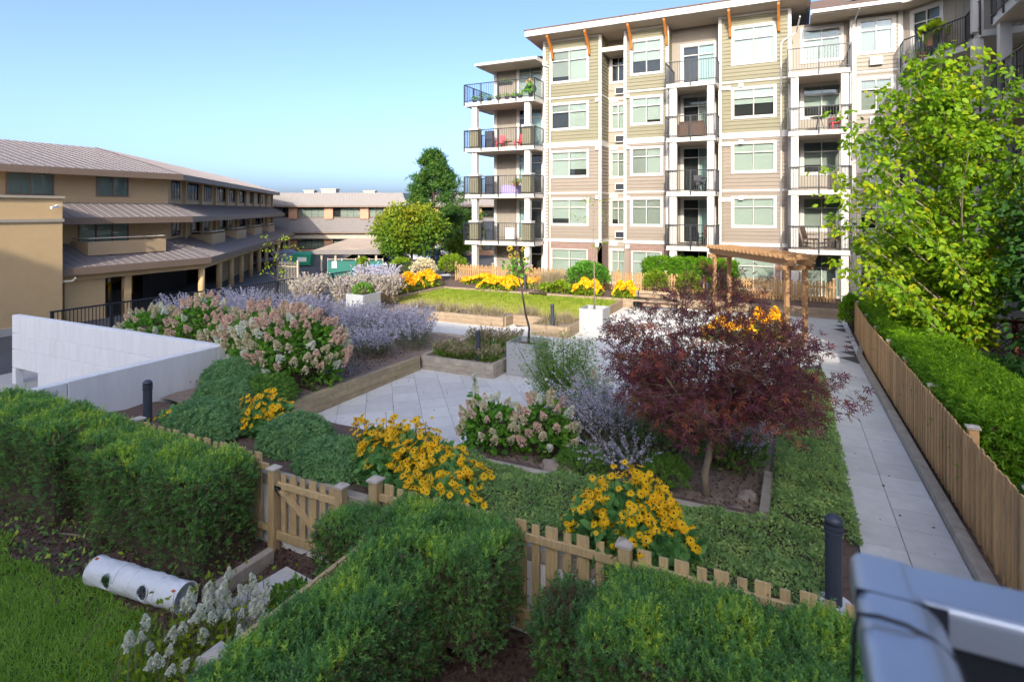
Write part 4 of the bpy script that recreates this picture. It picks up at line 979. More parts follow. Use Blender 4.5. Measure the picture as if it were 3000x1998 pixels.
# ------------------------------------------------------------------ long brown-roofed building on the left
lb = thing('motel_building', 'long tan stucco building with brown metal skirt roofs on the left', 'building', (-35, 23, RD))
A_, B_ = Vector((-35, 4, 0)), Vector((-35, 23, 0)); dW = Vector((-.633, .774, 0)); C_ = B_ + dW * 37
n1, n2 = Vector((1, 0, 0)), Vector((.774, .633, 0)); mB = (n1 + n2) / (1 + n1.dot(n2))
LT_ = Matrix.Translation((35, -23, -RD))
def off(i, o): return (A_ + n1*o, B_ + mB*o, C_ + n2*o)[i]
def strip(k, o1, z1, o2, z2, m=0, a=0, b=2):
    for i in range(a, b):
        p, q = off(i, o1), off(i+1, o1); r, s = off(i+1, o2), off(i, o2)
        k.quad((p.x,p.y,z1),(q.x,q.y,z1),(r.x,r.y,z2),(s.x,s.y,z2), m)
def sec(k, prof, m=0, a=0, b=2, closed=True):
    n = len(prof)
    for i in range(n if closed else n-1): strip(k, *prof[i], *prof[(i+1) % n], m, a, b)
    if closed:
        for e in (a, b): k.add([(off(e, o).x, off(e, o).y, z) for o, z in prof], [tuple(range(n))], m)
def lbuild(k, nm, m, par=lb, **kw): k.M = None; k.v = [tuple(LT_ @ Vector(p)) for p in k.v]; return k.build(nm, m, par, **kw)
def sides(o): return [(off(0, o), off(1, o)), (off(1, o), off(2, o))]
def roof(nm, o1, z1, o2, z2, fh, par=lb):
    k = MB(); sec(k, [(o1, z1), (o2, z2), (o2, z2-.02), (o1, z1-.06)]); r = lbuild(k, nm, M['metalroof'])
    k = MB(); sec(k, [(o2+.02, z2+.01), (o2+.02, z2-fh), (o2-.16, z2-fh), (o2-.16, z2-.05)]); f = lbuild(k, 'fascia', M['fascia'], r)
    k = MB(); sec(k, [(o2-.16, z2-fh+.05), (o2-.16, z2-fh+.02), (0 if o1 < 0 else o1, z2-fh+.02), (0 if o1 < 0 else o1, z2-fh+.05)]); lbuild(k, 'soffit', M['tanwall'], r)
    k = MB()
    for (p1, q1), (p2, q2) in zip(sides(o1), sides(o2)):
        L = (q2-p2).length; n = int(L/.46)
        for i in range(n+1):
            t = i/n; a = p1.lerp(q1, t); b = p2.lerp(q2, t); k.bar((a.x, a.y, z1+.012), (b.x, b.y, z2+.012), .03, .045)
    s = lbuild(k, 'seams', M['metalroof'], r); tag(s, kind='stuff'); return r
roof('upper_roof', -4.6, 8.45, .95, 6.72, .34)
roof('skirt_roof', 0, 4.92, 1.55, 4.12, .34)
roof('lower_skirt_roof', 0, 2.72, 2.7, 1.62, .36)
k = MB(); sec(k, [(-4.6, 8.45), (-4.6, 8.40), (-12, 6.2), (-12, 6.25)]); lbuild(k, 'back_roof', M['metalroof'])
k = MB(); sec(k, [(-.0, 2.5), (-.0, 6.6), (-.25, 6.6), (-.25, 2.5)]); lbuild(k, 'wall', M['tanwall'])
k = MB(); sec(k, [(-7.5, RD), (-7.5, 6.6), (-9, 6.6), (-9, RD)]); lbuild(k, 'rear_wall', M['tanwall'])
k = MB(); sec(k, [(2.2, 1.42), (2.2, 1.52), (-7.5, 1.52), (-7.5, 1.42)]); lbuild(k, 'undercroft_ceiling', M['tanwall'])
k = MB(); sec(k, [(2.3, .95), (2.3, 1.42), (2.0, 1.42), (2.0, .95)]); lbuild(k, 'beam', M['ochre'])
e0, e1 = off(2, .0), off(2, -9); MB(LT_).add([(e0.x,e0.y,RD),(e1.x,e1.y,RD),(e1.x,e1.y,6.7),(e0.x,e0.y,6.7)], [(0,1,2,3)]).build('end_wall', M['tanwall'], lb)
def pq(t, o, z): p = B_ + dW*t + n2*o if t >= 0 else B_ + Vector((0, t, 0)) + n1*o; return Vector((p.x, p.y, z))
def wall_M(t, z):          # frame on the facade at distance t from the corner, x along, -y outward
    if t >= 0: return LT_ @ Matrix.Translation(pq(t, 0, z)) @ Matrix.Rotation(math.atan2(dW.y, dW.x) + 0, 4, 'Z')
    return LT_ @ Matrix.Translation(pq(t, 0, z)) @ Matrix.Rotation(math.pi/2, 4, 'Z')
def lwin(t, w, z, h, n=2, dark=False):
    Mx = wall_M(t, z); k = MB(Mx); k.box(-.06, w+.06, -.05, .1, -.06, 0); k.box(-.06, w+.06, -.05, .1, h, h+.06)
    for i in range(n+1): x = w*i/n; k.box(x-.035, x+.035, -.045, .1, 0, h)
    o = k.build('window', M['fascia'], lb)
    for i in range(n): MB(Mx).box(w*i/n+.035, w*(i+1)/n-.035, -.02, -.012, 0, h).build('pane', M['glass'], o)
    MB(Mx).box(0, w, -.008, -.003, 0, h).build('blind', M['dark'] if dark else M['blind'], o)
for t, w, d in ((-8.2, 2.0, 0), (-4.1, 1.7, 0)): lwin(t, w, 5.35, 1.1, 2, d)
for i, (t, w) in enumerate(((.6, 1.6), (3.9, 2.4), (7.9, 1.8), (11.3, 2.7), (15.6, 1.9), (19.6, 2.8), (24.2, 1.9), (28.2, 2.8), (32.6, 1.9))): lwin(t, w, 5.25, 1.15, 3, i in (3,))
lwin(-5.0, 2.6, 2.75, 1.15, 3); lwin(.7, 1.6, 2.9, .95, 2)
for t in (4.6, 12.0, 19.4, 26.8): lwin(t, 2.4, 2.75, 1.2, 2, True); lwin(t+2.9, 1.6, 2.85, 1.05, 2)
for t in list(np.arange(3.0, 37, 3.75)):      # pilasters
    MB(wall_M(float(t), 2.6)).box(-.16, .16, -.2, 0, 0, 1.3).build('pilaster', M['tanwall'], lb); MB(wall_M(float(t), 4.9)).box(-.16, .16, -.2, 0, 0, 1.6).build('pilaster', M['tanwall'], lb)
def lbalc(t, w, o=1.65):
    Mx = wall_M(t, 2.12); k = MB(Mx); k.box(0, w, -o, -o+.12, 0, .72); k.box(0, .12, -o+.12, 0, 0, .72); k.box(w-.12, w, -o+.12, 0, 0, .72); k.box(.12, w-.12, -o+.12, 0, 0, .1)
    b = k.build('balcony', M['tanwall'], lb); MB(Mx).tube([(.05, -.1, .9), (.05, -o+.06, .9), (w-.05, -o+.06, .9), (w-.05, -.1, .9)], .035, 6).build('handrail', M['tanmetal'], b)
lbalc(-5.4, 4.2); [lbalc(t, 3.6, 1.45) for t in (4.3, 11.7, 19.1, 26.5)]
for t in [.2, 3.4, 6.8, 10.2, 13.8, 17.4, 21, 24.8, 28.6, 32.4, 36]:
    p = pq(t, 2.1, 0) if t > 1 else off(1, 2.1); MB(LT_ @ Matrix.Translation((p.x, p.y, RD))).lathe([(.19, 0), (.19, 2.65)], 14).build('column', M['ochre'], lb, smooth=True)
MB(LT_).box(-33.2, -32.9, 16.3, 18.2, RD, 1.0).build('garage_wall', M['ochre'], lb); MB(LT_).box(-33.2, -32.9, 19.2, 19.55, RD, 1.0).build('garage_pier', M['ochre'], lb)
k = MB(LT_); [k.box(-33.06, -33.03, y, y+.02, RD, .2) for y in np.arange(18.2, 19.2, .11)]; k.build('gate_bars', M['black'], lb)
k = MB(); [k.bar((pq(t, -1.5, 0).x, pq(t, -1.5, 0).y, RD), (pq(t, -1.5, 0).x, pq(t, -1.5, 0).y, .6), .03, .03) for t in np.arange(.4, 9, .14)]
k.bar((pq(.4, -1.5, 0).x, pq(.4, -1.5, 0).y, .55), (pq(9, -1.5, 0).x, pq(9, -1.5, 0).y, .55), .05, .05); lbuild(k, 'garage_bars', M['black'])
for t0, t1 in ((10.5, 13.6), (14, 17.2), (17.6, 20.6)):
    k = MB(); p, q = pq(t0, .6, 0), pq(t1, .6, 0); k.quad((p.x,p.y,RD),(q.x,q.y,RD),(q.x,q.y,1.4),(p.x,p.y,1.4)); lbuild(k, 'infill_wall', M['tanwall'])
k = MB(LT_); k.box(-36.5, -32.15, 2, 15.83, RD, 5.08); k.build('ochre_block', M['ochre'], lb)
k = MB(LT_); k.box(-36.6, -32.04, 2, 15.90, 5.08, 5.20); k.box(-36.5, -32.08, 2, 15.88, 3.95, 4.10); k.build('cornice', M['cream'], lb)
k = MB(LT_); k.box(-36.5, -32.09, 2, 15.87, RD, RD+.35); k.build('plinth', M['sidewalk'], lb)
k = MB(LT_ @ Matrix.Translation((-32.02, 15.6, 4.72))); k.box(-.05, .05, -.05, .05, -.06, .06); k.tube([(0, 0, 0), (.18, -.2, .03)], .03); k.bar((.12, -.1, -.02), (.22, -.42, -.1), .1, .1); k.build('security_camera', M['white'], lb)
MB(LT_).tube([(-32.3, 15.85, 1.0), (-32.2, 16.3, 1.0), (-32.2, 16.45, 1.15)], .06, 8).build('pipe', M['tanmetal'], lb)
for i, (x, y, w_) in enumerate(((-38.6, 21.6, 'nearest'), (-40.9, 24.3, 'middle'), (-43.1, 27.0, 'farthest'))):
    t = thing('guard_post', 'yellow guard post under the tan building, %s of three' % w_, 'guard post', (x, y, RD)); MB().lathe([(.10, 0), (.10, 1.2)], 12).build('post', M['yellowpost'], t, smooth=True); MB().lathe([(.075, 1.2), (.075, 1.75)], 12).build('white_sleeve', M['white'], t, smooth=True)

# ------------------------------------------------------------------ camera-facing things in the lane behind
CR = Vector((math.cos(TH), math.sin(TH), 0)); CF = Vector((-math.sin(TH), math.cos(TH), 0))
def lane_pt(X, Z, z=RD): p = CR*X + CF*Z; return (p.x, p.y, z)
def mansard(label, X0, X1, Z, n_piers, units=()):
    W = X1 - X0; t = thing('brick_office', label, 'building', lane_pt(X0, Z), TH); D = 14
    k = MB(); k.box(0, W, 0, D, .55, 7.2); k.build('core_wall', M['dark'], t)
    k = MB(); k.box(-.02, W+.02, -.03, D, 0, .62); k.build('brick_base', M['redbrick'], t)
    def skirt(z0, z1, o0, o1, nm):
        k = MB(); k.add([(-o0,-o0,z0),(W+o0,-o0,z0),(W+o0,D,z0),(-o0,D,z0),(-o1,-o1,z1),(W+o1,-o1,z1),(W+o1,D,z1),(-o1,D,z1)], [(0,1,5,4),(1,2,6,5),(2,3,7,6),(3,0,4,7),(4,5,6,7),(3,2,1,0)])
        r = k.build(nm, M['greyroof'], t); s = MB()
        for x in np.arange(-o0, W+o0, .4):
            f_ = (x+o0)/(W+2*o0); s.bar((x, -o0-.012, z0), (-o1 + f_*(W+2*o1), -o1-.012, z1), .03, .04, up=(0, -1, 0))
        tag(s.build('seams', M['greyroof'], r), kind='stuff'); k = MB(); k.box(-o0-.03, W+o0+.03, -o0-.05, D, z0-.22, z0-.003); k.build('fascia', M['fascia'], r)
    skirt(6.35, 8.0, 1.0, .35, 'mansard_roof'); skirt(2.95, 4.75, 1.3, .06, 'skirt_roof')
    k = MB(); k.box(-.2, W+.2, -1.0, 0, 2.05, 2.55); k.build('cream_beam', M['cream'], t)
    xs = np.linspace(0, W, n_piers)
    for x in xs:
        MB().box(x-.55, x+.55, -.42, 0, 4.6, 6.2).build('brick_pier', M['redbrick'], t); MB().box(x-.55, x+.55, -.42, 0, .62, 2.1).build('brick_pier', M['redbrick'], t)
    for a, b in zip(xs[:-1], xs[1:]):
        for (z0, z1, dk) in ((4.85, 6.05, .5), (.75, 2.0, .25)):
            o = MB().box(a+.6, b-.6, -.12, -.06, z0-.06, z0).box(a+.6, b-.6, -.12, -.06, z1, z1+.05).build('window', M['fascia'], t); n = 4
            for i in range(n):
                xa = a+.6+(b-a-1.2)*i/n; xb = a+.6+(b-a-1.2)*(i+1)/n
                MB().box(xa+.03, xb-.03, -.10, -.09, z0, z1).build('pane', M['glass'], o)
                if random.random() > dk: MB().box(xa+.03, xb-.03, -.06, -.05, z0, z1).build('blind', M['blind2'], o)
    for (x, y, w, d_, h) in units:
        u = MB().box(x, x+w, y, y+d_, 8.0, 8.0+h).build('roof_unit', M['cream'], t); MB().box(x-.1, x+w+.1, y-.1, y+d_+.1, 8.0+h, 8.12+h).build('unit_lid', M['cream'], u)
mansard('low brick building with grey mansard roof beyond the lane', -33.2, -14.6, 76, 5, ((4.9, 3, 1.3, 1.3, .35), (7.2, 3, 2.0, 1.6, .55), (13.0, 3, 1.5, 1.2, .3)))
mansard('second brick mansard building glimpsed behind the corner balconies', -9.6, 6, 74, 4)

def car(label, X, Z, rz, col, s=1.0, name='parked_car'):
    t = thing(name, label, 'car', lane_pt(X, Z), TH + rz, 'cars parked beyond the lane'); pm = mat('car_paint', col, .25, .03, 2, spec=.7)
    st = [(-2.15, .62, .42, .78), (-2.0, .78, .30, .86), (-1.3, .86, .26, .92), (0, .88, .24, .95), (1.0, .87, .26, .92), (1.75, .80, .28, .80), (2.1, .66, .34, .68), (2.2, .5, .42, .58)]
    vs = []; fs = []
    for (y, w, z0, z1) in st: vs += [(-w*.9,y,z0),(w*.9,y,z0),(w,y,(z0+z1)/2+.05),(w*.93,y,z1),(-w*.93,y,z1),(-w,y,(z0+z1)/2+.05)]
    for i in range(len(st)-1):
        for j in range(6): fs.append((i*6+j, i*6+(j+1) % 6, (i+1)*6+(j+1) % 6, (i+1)*6+j))
    fs += [tuple(range(6))[::-1], tuple((len(st)-1)*6+j for j in range(6))]
    b = MB().add(vs, fs).build('body', pm, t, smooth=True); b.modifiers.new('s', 'SUBSURF').levels = 1; b.modifiers['s'].render_levels = 1
    cs_ = [(-2.0, .70, .88), (-1.55, .66, 1.42), (-.6, .66, 1.50), (.25, .64, 1.46), (1.05, .76, .92)]
    vs = []; fs = []
    for (y, w, z) in cs_: vs += [(-w, y, z), (w, y, z)]
    vs += [(-.82, -2.0, .86), (.82, -2.0, .86), (.82, 1.1, .88), (-.82, 1.1, .88)]
    for i in range(4): fs.append((2*i, 2*i+1, 2*i+3, 2*i+2))
    fs += [(1, 11, 12, 9, 7, 5, 3), (0, 2, 4, 6, 8, 13, 10)]
    MB().add(vs, fs).build('windows', M['carglass'], t)
    MB().add([(-.62,-1.5,1.44),(.62,-1.5,1.44),(.63,-.6,1.515),(-.63,-.6,1.515),(.60,.2,1.475),(-.60,.2,1.475)], [(0,1,2,3),(3,2,4,5)]).build('roof_panel', pm, t)
    for x in (-.80, .80):
        for y in (-1.32, 1.35):
            w = MB(FM(x, y, 0, .33) @ Matrix.Rotation(math.pi/2, 4, 'Y')).lathe([(.32, -.1), (.33, -.06), (.33, .06), (.32, .1)], 18).build('wheel', M['tyre'], t); MB(FM(x, y, 0, .33) @ Matrix.Rotation(math.pi/2, 4, 'Y')).lathe([(.2, -.108), (.2, .108)], 14).build('rim', M['chrome'], w)
    for x in (-.6, .6): MB().box(x-.17, x+.17, 2.06, 2.17, .58, .70).build('headlight', M['lamp'], t); MB().box(x-.14, x+.14, -2.12, -2.05, .62, .80).build('tail_light', M['redlamp'], t)
    MB().box(-.4, .4, 2.12, 2.19, .36, .50).build('grille', M['alud'], t); MB().box(-.26, .26, 2.19, 2.20, .40, .49).build('number_plate', M['white'], t)
    t.scale = (s, s, s); return t
car('blue car facing the camera under the round tree', -8.85, 64, math.pi, (.10, .17, .28))
car('white car parked left of the blue car', -10.9, 65, math.pi+.15, (.62, .62, .63))
car('silver car seen from the side behind the blue car', -7.6, 71, -math.pi/2, (.52, .52, .55), 1.05)
car('black car under the timber carport', -15.6, 58, math.pi/2+.2, (.015, .016, .018))
car('dark car half hidden left of the clipped round shrub', -12.6, 57, math.pi, (.02, .022, .028))
car('grey car in the undercroft between the tan columns', -25.5, 61, math.pi-.3, (.30, .33, .36))
cp = thing('carport', 'carport with low weathered shingle roof beyond the railing', 'carport', lane_pt(-18.5, 54), TH)
k = MB(); k.add([(0,0,1.9),(6.3,0,1.9),(6.0,5,2.75),(1.9,5,2.75),(0,0,2.0),(6.3,0,2.0),(6.0,5,2.85),(1.9,5,2.85)], [(3,2,1,0),(4,5,6,7),(0,1,5,4),(1,2,6,5),(2,3,7,6),(3,0,4,7)]); k.build('roof', mat('weathered_shakes', (.40, .31, .23), .9, .3, 1.2, .4, 30, stretch=(.4, 3, 3)), cp)
MB().box(-.05, 6.35, -.06, 0, 1.62, 2.02).build('fascia', M['greyroof'], cp)
for x, y in ((.7, .3), (2.0, .3), (4.2, .3), (5.8, .3), (2.4, 4.7), (5.8, 4.7)): MB().box(x-.09, x+.09, y-.09, y+.09, 0, 1.95).build('post', M['cream'], cp)
MB().box(2.2, 6.0, 4.85, 4.95, 0, 2.6).build('back_wall', M['redbrick'], cp)
dm = thing('dumpster', 'green steel dumpster in the lane', 'dumpster', lane_pt(-22.3, 59), TH)
k = MB(); k.add([(.15,0,.15),(1.75,0,.15),(1.75,1.2,.15),(.15,1.2,.15),(0,0,1.25),(1.9,0,1.25),(1.9,1.3,1.45),(0,1.3,1.45)], [(3,2,1,0),(0,1,5,4),(1,2,6,5),(2,3,7,6),(3,0,4,7)]); k.build('bin', M['greendump'], dm)
MB().add([(0,0,1.26),(1.9,0,1.26),(1.9,1.3,1.46),(0,1.3,1.46)], [(0,1,2,3)]).build('lid', M['greendump'], dm); MB().box(.5, 1.4, -.02, -.005, .5, .95).build('notice', M['white'], dm)
bc = thing('grey_bin', 'grey blue domed recycling bin beside the green dumpster', 'bin', lane_pt(-24.3, 60), TH)
MB().box(0, 1.7, 0, 1.2, .1, 1.2).build('bin', mat('bin_grey_blue', (.16, .24, .33), .6, .1, 3), bc, bevel=.06); MB().prism([(0, 1.2), (.15, 1.45), (.6, 1.6), (1.1, 1.6), (1.55, 1.45), (1.7, 1.2)], 0, 1.2, 'y').build('lid', mat('bin_lid_blue', (.13, .20, .29), .6, .1, 3), bc)
bb = thing('blue_container', 'light blue plastic recycling container by the green mesh fence', 'container', lane_pt(-12.3, 45), TH)
MB().box(0, 1.9, 0, 1.1, .1, 1.2).build('bin', M['blueplastic'], bb, bevel=.04); MB().add([(-.05,-.06,1.2),(1.95,-.06,1.2),(1.85,1.15,1.42),(.05,1.15,1.42)], [(0,1,2,3)]).build('lid', M['blueplastic'], bb)
for x in (.2, 1.7): MB().lathe([(.1, 0), (.1, .1)], 10, (x, .2, 0)).build('caster', M['tyre'], bb)
gf = thing('mesh_fence', 'chain-link fence with green windscreen around the carport yard', 'fence', lane_pt(-15.4, 48.5), TH)
MB().box(0, 4.6, -.01, .01, .15, 1.5).build('windscreen', M['greenmesh'], gf)
for x in np.arange(0, 4.7, 1.15): MB().lathe([(.04, 0), (.04, 1.72)], 8, (x, .04, 0)).build('post', M['tanmetal'], gf)
MB().tube([(0, .04, 1.62), (4.6, .04, 1.62)], .03, 6).build('rail', M['tanmetal'], gf); MB().box(.35, .75, -.03, -.012, .9, 1.45).build('notice', M['white'], gf)
mg = thing('metal_gate', 'tan metal bar gate standing open in the lane', 'gate', lane_pt(-18.3, 45.5), TH - .35)
for x in np.arange(0, 1.8, .14): MB().box(x-.012, x+.012, -.012, .012, .05, 1.7).build('bar', M['tanmetal'], mg)
for z in (.25, 1.35): MB().box(-.05, 1.85, -.02, .02, z-.025, z+.025).build('rail', M['tanmetal'], mg)
MB().box(1.8, 1.92, -.06, .06, 0, 1.85).build('post', M['tanmetal'], mg)

# ------------------------------------------------------------------ trees
def limb(mb, p, q, r0, r1, bend=.15, n=5):
    p, q = Vector(p), Vector(q); s = Vector((U(-1, 1), U(-1, 1), U(-.3, .6))) * bend * (q-p).length
    pts = [p.lerp(q, i/n) + s*math.sin(math.pi*i/n) for i in range(n+1)]
    mb.tube(pts, [r0 + (r1-r0)*i/n for i in range(n+1)], 6); return pts
def crown_clumps(c, rad, K, shell=.45, zmin=-9):
    out = []
    while len(out) < K:
        v = RNG.normal(size=3); v /= np.linalg.norm(v); r = (shell + (1-shell)*RNG.random())**.7
        p = np.array(c) + v*r*np.array(rad)
        if p[2] > zmin: out.append(p)
    return np.array(out)
def leaf_cloud(cl, n_per, sig, size, flat=.6):
    idx = np.repeat(np.arange(len(cl)), n_per); P = cl[idx] + RNG.normal(size=(len(idx), 3))*np.array([sig, sig, sig*flat])
    ct_ = cl.mean(0); D = unit(P - ct_)*.5 + RNG.normal(size=P.shape)*.6; D[:, 2] -= .15
    return P, D, size*(.7 + .6*RNG.random(len(P))), idx
def tree(name, label, base, height, c, rad, K, n_per, sig, size, tmpl, lm, trunk_r=.12, bark='twig', tint=None, cat='tree', group=None, lean=(0, 0), zmin=-9, limbs=16, flat=.6, shell=.45):
    t = thing(name, label, cat, base, 0, group); tb = MB(); top = (c[0]*.8+lean[0], c[1]*.8+lean[1], c[2]+rad[2]*.55)
    tp = limb(tb, (0, 0, -.1), top, trunk_r, trunk_r*.25, .03, 8)
    cl = crown_clumps(c, rad, K, shell, zmin)
    for i in range(limbs):
        q = cl[int(len(cl)*i/limbs)]; h = min(.9, max(.15, (q[2]-rad[2]*.5)/max(.1, top[2]))); p = tp[min(8, max(1, int(h*8)))]
        if p.z > q[2]: p = tp[max(1, min(8, int(8*max(.12, q[2]/top[2]*.75))))]
        limb(tb, p, q, trunk_r*.35, trunk_r*.06, .10)
    tb.build('trunk', M[bark], t, smooth=True)
    P, D, S, idx = leaf_cloud(cl, n_per, sig, size, flat)
    tt = np.clip(.5*RNG.random(len(cl))[idx] + .6*RNG.random(len(P)) - .05, 0, 1) if tint is None else tint(P, idx)
    foliage('crown', P, D, S, tmpl, M[lm], t, tt); return t
tree('round_tree', 'round green tree turning orange beyond the railing', lane_pt(-9.0, 52), 6, (-.3, 0, 4.0), (3.3, 2.6, 2.3), 150, 65, .40, .30, 'leaf', 'autumn', .16, tint=lambda P, i: np.clip(.10 + .10*(P[:, 2]-2.3) + .28*RNG.random(len(P)) + .10*np.sin(P[:, 0]*1.9), 0, 1), zmin=1.9)
pn = thing('pine_tree', 'tall irregular pine standing behind the round tree', 'tree', lane_pt(-8.2, 60)); tb = MB(); limb(tb, (0, 0, 0), (.2, 0, 11.6), .26, .05, .02, 8); cls = []
for i in range(95):
    h = 2.6 + 8.9*(i/95)**.9; w = 3.0*(1 - ((h-2.6)/9.6)**2.0)*U(.7, 1.2); a = U(0, 6.28); q = (w*math.cos(a), w*math.sin(a), h + .25*w + U(-.2, .3)); limb(tb, (0, 0, h-.2), q, .05, .015, .08, 4)
    for f_ in (.45, .62, .78, .9, 1.0): cls.append((q[0]*f_+U(-.25, .25), q[1]*f_+U(-.25, .25), h + (.25*w)*f_ + U(-.05, .3)))
tb.build('trunk', M['twig'], pn, smooth=True); cls = np.array(cls); P, D, S, ix = leaf_cloud(cls, 24, .24, .34, .6); D[:, 2] += .5
foliage('crown', P, D, S, 'tuft', M['pine'], pn, np.clip(.45*RNG.random(len(cls))[ix] + .6*RNG.random(len(P)), 0, 1))
tree('broad_tree', 'muted green tree filling the gap below the pine', lane_pt(-5.6, 66), 6, (0, 0, 3.2), (2.6, 2.4, 2.8), 80, 50, .4, .3, 'leaf', 'autumn', .14, tint=lambda P, i: np.clip(.15 + .35*RNG.random(len(P)), 0, 1))
def ball(name, label, base, c, rad, n, size, lm, tmpl='leaf', cat='shrub', group=None, top=0, core=True, up=.35, sig=.12):
    t = thing(name, label, cat, base, 0, group); v = unit(RNG.normal(size=(n, 3))); v[:, 2] = np.where(v[:, 2] < -.35, -v[:, 2], v[:, 2])
    r = (1 + .14*wob(v*2.2 + RNG.random(3)*9, 1.4))[:, None] * (1 - sig*RNG.random((n, 1))**.5*2)
    P = np.array(c) + v*r*np.array(rad); tb = MB()
    for i in range(7): a = i*.9; limb(tb, (0, 0, 0), (c[0]+rad[0]*.5*math.cos(a), c[1]+rad[1]*.5*math.sin(a), c[2]+rad[2]*.3), .02, .008, .1, 3)
    tb.build('stems', M['twig'], t)
    if core:
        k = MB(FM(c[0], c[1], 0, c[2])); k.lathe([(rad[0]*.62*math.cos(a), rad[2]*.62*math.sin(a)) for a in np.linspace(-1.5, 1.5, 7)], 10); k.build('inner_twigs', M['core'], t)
    foliage('foliage', P, unit(v)*.7 + RNG.normal(size=(n, 3))*.45 + np.array([0, 0, up]), size*(.7+.6*RNG.random(n)), tmpl, M[lm], t, np.clip(RNG.random(n)*.75 + top*v[:, 2], 0, 1)); return t
ball('clipped_shrub', 'clipped round lime shrub in front of the round tree', lane_pt(-9.0, 47), (0, 0, 1.1), (1.0, .9, .8), 2600, .14, 'lime')
ball('yellow_shrub', 'yellow green shrub beside the second brick building', lane_pt(-6.2, 66), (0, 0, 1.3), (1.3, 1.2, 1.1), 1800, .2, 'lime')
ball('corner_shrub', 'bright green shrub at the left end of the sunlit fence', (-18.6, 29.9, .36), (0, 0, .75), (.95, .8, .75), 2400, .13, 'lime')
sp = thing('street_sapling', 'thin staked sapling with yellowing leaves behind the black railing', 'tree', lane_pt(-12.2, 30)); tb = MB(); limb(tb, (0, 0, 0), (.15, 0, 4.3), .05, .012, .02, 6); cls = []
for i in range(14): h = 2.2 + i*.15; q = (U(-.7, .9), U(-.5, .5), h + U(.1, .5)); limb(tb, (.08, 0, h-.2), q, .014, .005, .1, 4); cls.append(q)
tb.build('trunk', M['twig'], sp); P, D, S, ix = leaf_cloud(np.array(cls), 12, .14, .14); foliage('crown', P, D, S, 'leaf', M['lime'], sp, .3 + .7*RNG.random(len(P)))
# ------------------------------------------------------------------ hedges
def hedge(label, x0, x1, y0, y1, zb, zt, n, size, lm, tmpl='sprig', amp=.09, zoff=None, group=None, top_lo=.34, top_hi=1.0, side_hi=.68, core=True, name='yew_hedge', dens_top=1.0, bare=.0):
    """clipped hedge: twiggy core, shoots over its faces; zoff(y) lets it follow a slope"""
    t = thing(name, label, 'hedge', ((x0+x1)/2, (y0+y1)/2, zb), 0, group); cx_, cy_ = (x0+x1)/2, (y0+y1)/2
    a, b, h = (x1-x0)/2, (y1-y0)/2, zt-zb; zo = zoff or (lambda y: np.zeros_like(y))
    areas = np.array([4*a*b*1.5*dens_top, 2*b*h, 2*b*h, 2*a*h, 2*a*h]); cnt = (areas/areas.sum()*n).astype(int); Ps = []; Ns = []; tt = []
    for f, c in enumerate(cnt):
        u, v = RNG.random(c)*2-1, RNG.random(c)*2-1
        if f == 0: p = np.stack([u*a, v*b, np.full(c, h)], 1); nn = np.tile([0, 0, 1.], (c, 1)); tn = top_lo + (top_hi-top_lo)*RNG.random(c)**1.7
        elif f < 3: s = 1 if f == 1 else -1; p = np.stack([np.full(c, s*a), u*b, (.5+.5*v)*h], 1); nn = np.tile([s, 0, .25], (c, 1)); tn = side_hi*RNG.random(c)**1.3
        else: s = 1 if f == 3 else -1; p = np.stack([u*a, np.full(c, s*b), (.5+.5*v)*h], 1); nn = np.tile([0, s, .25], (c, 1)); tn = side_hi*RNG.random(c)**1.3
        if bare and f: keep = RNG.random(c) < np.clip((p[:, 2]/h-.02)/bare, .12, 1); p, nn, tn = p[keep], nn[keep], tn[keep]
        Ps.append(p); Ns.append(nn); tt.append(tn)
    P, N_, tn = np.concatenate(Ps), np.concatenate(Ns), np.concatenate(tt)
    rr = np.clip((np.abs(P[:, 0])/a)**6 + (np.abs(P[:, 1])/b)**6, 0, 2); P[:, 2] -= .05*h*rr*(P[:, 2] > .8*h)
    dsp = wob(P*1.7 + np.array([cx_, cy_, 0]), 1.6, amp) + RNG.normal(size=len(P))*.035
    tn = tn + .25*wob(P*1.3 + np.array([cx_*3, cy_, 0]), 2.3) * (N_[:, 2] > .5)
    P = P + N_*(dsp - .03)[:, None]; P[:, 2] += zo(P[:, 1] + cy_)
    D = N_*.8 + RNG.normal(size=P.shape)*.55 + np.array([0, 0, .45])
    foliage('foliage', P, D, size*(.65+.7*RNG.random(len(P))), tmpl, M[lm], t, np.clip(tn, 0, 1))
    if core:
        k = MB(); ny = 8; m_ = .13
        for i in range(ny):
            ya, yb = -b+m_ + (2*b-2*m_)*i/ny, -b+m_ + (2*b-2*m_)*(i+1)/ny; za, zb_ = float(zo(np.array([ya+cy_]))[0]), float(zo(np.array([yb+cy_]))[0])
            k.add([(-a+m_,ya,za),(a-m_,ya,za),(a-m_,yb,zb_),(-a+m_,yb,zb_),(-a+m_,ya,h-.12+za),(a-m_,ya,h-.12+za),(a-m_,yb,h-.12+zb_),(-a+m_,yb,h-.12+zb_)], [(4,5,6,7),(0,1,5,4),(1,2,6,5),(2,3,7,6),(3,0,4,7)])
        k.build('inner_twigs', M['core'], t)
    return t
YG = 'clipped yew hedges of the front patio'
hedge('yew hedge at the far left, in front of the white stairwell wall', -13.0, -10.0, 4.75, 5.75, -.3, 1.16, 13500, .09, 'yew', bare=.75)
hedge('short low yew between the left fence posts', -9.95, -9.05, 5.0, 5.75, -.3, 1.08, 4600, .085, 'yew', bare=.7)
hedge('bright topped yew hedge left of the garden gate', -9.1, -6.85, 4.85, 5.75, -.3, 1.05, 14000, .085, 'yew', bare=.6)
hedge('small yew block just right of the garden gate', -5.15, -4.25, 5.2, 5.75, -.3, .80, 4200, .085, 'yew', bare=.4, top_hi=.7)
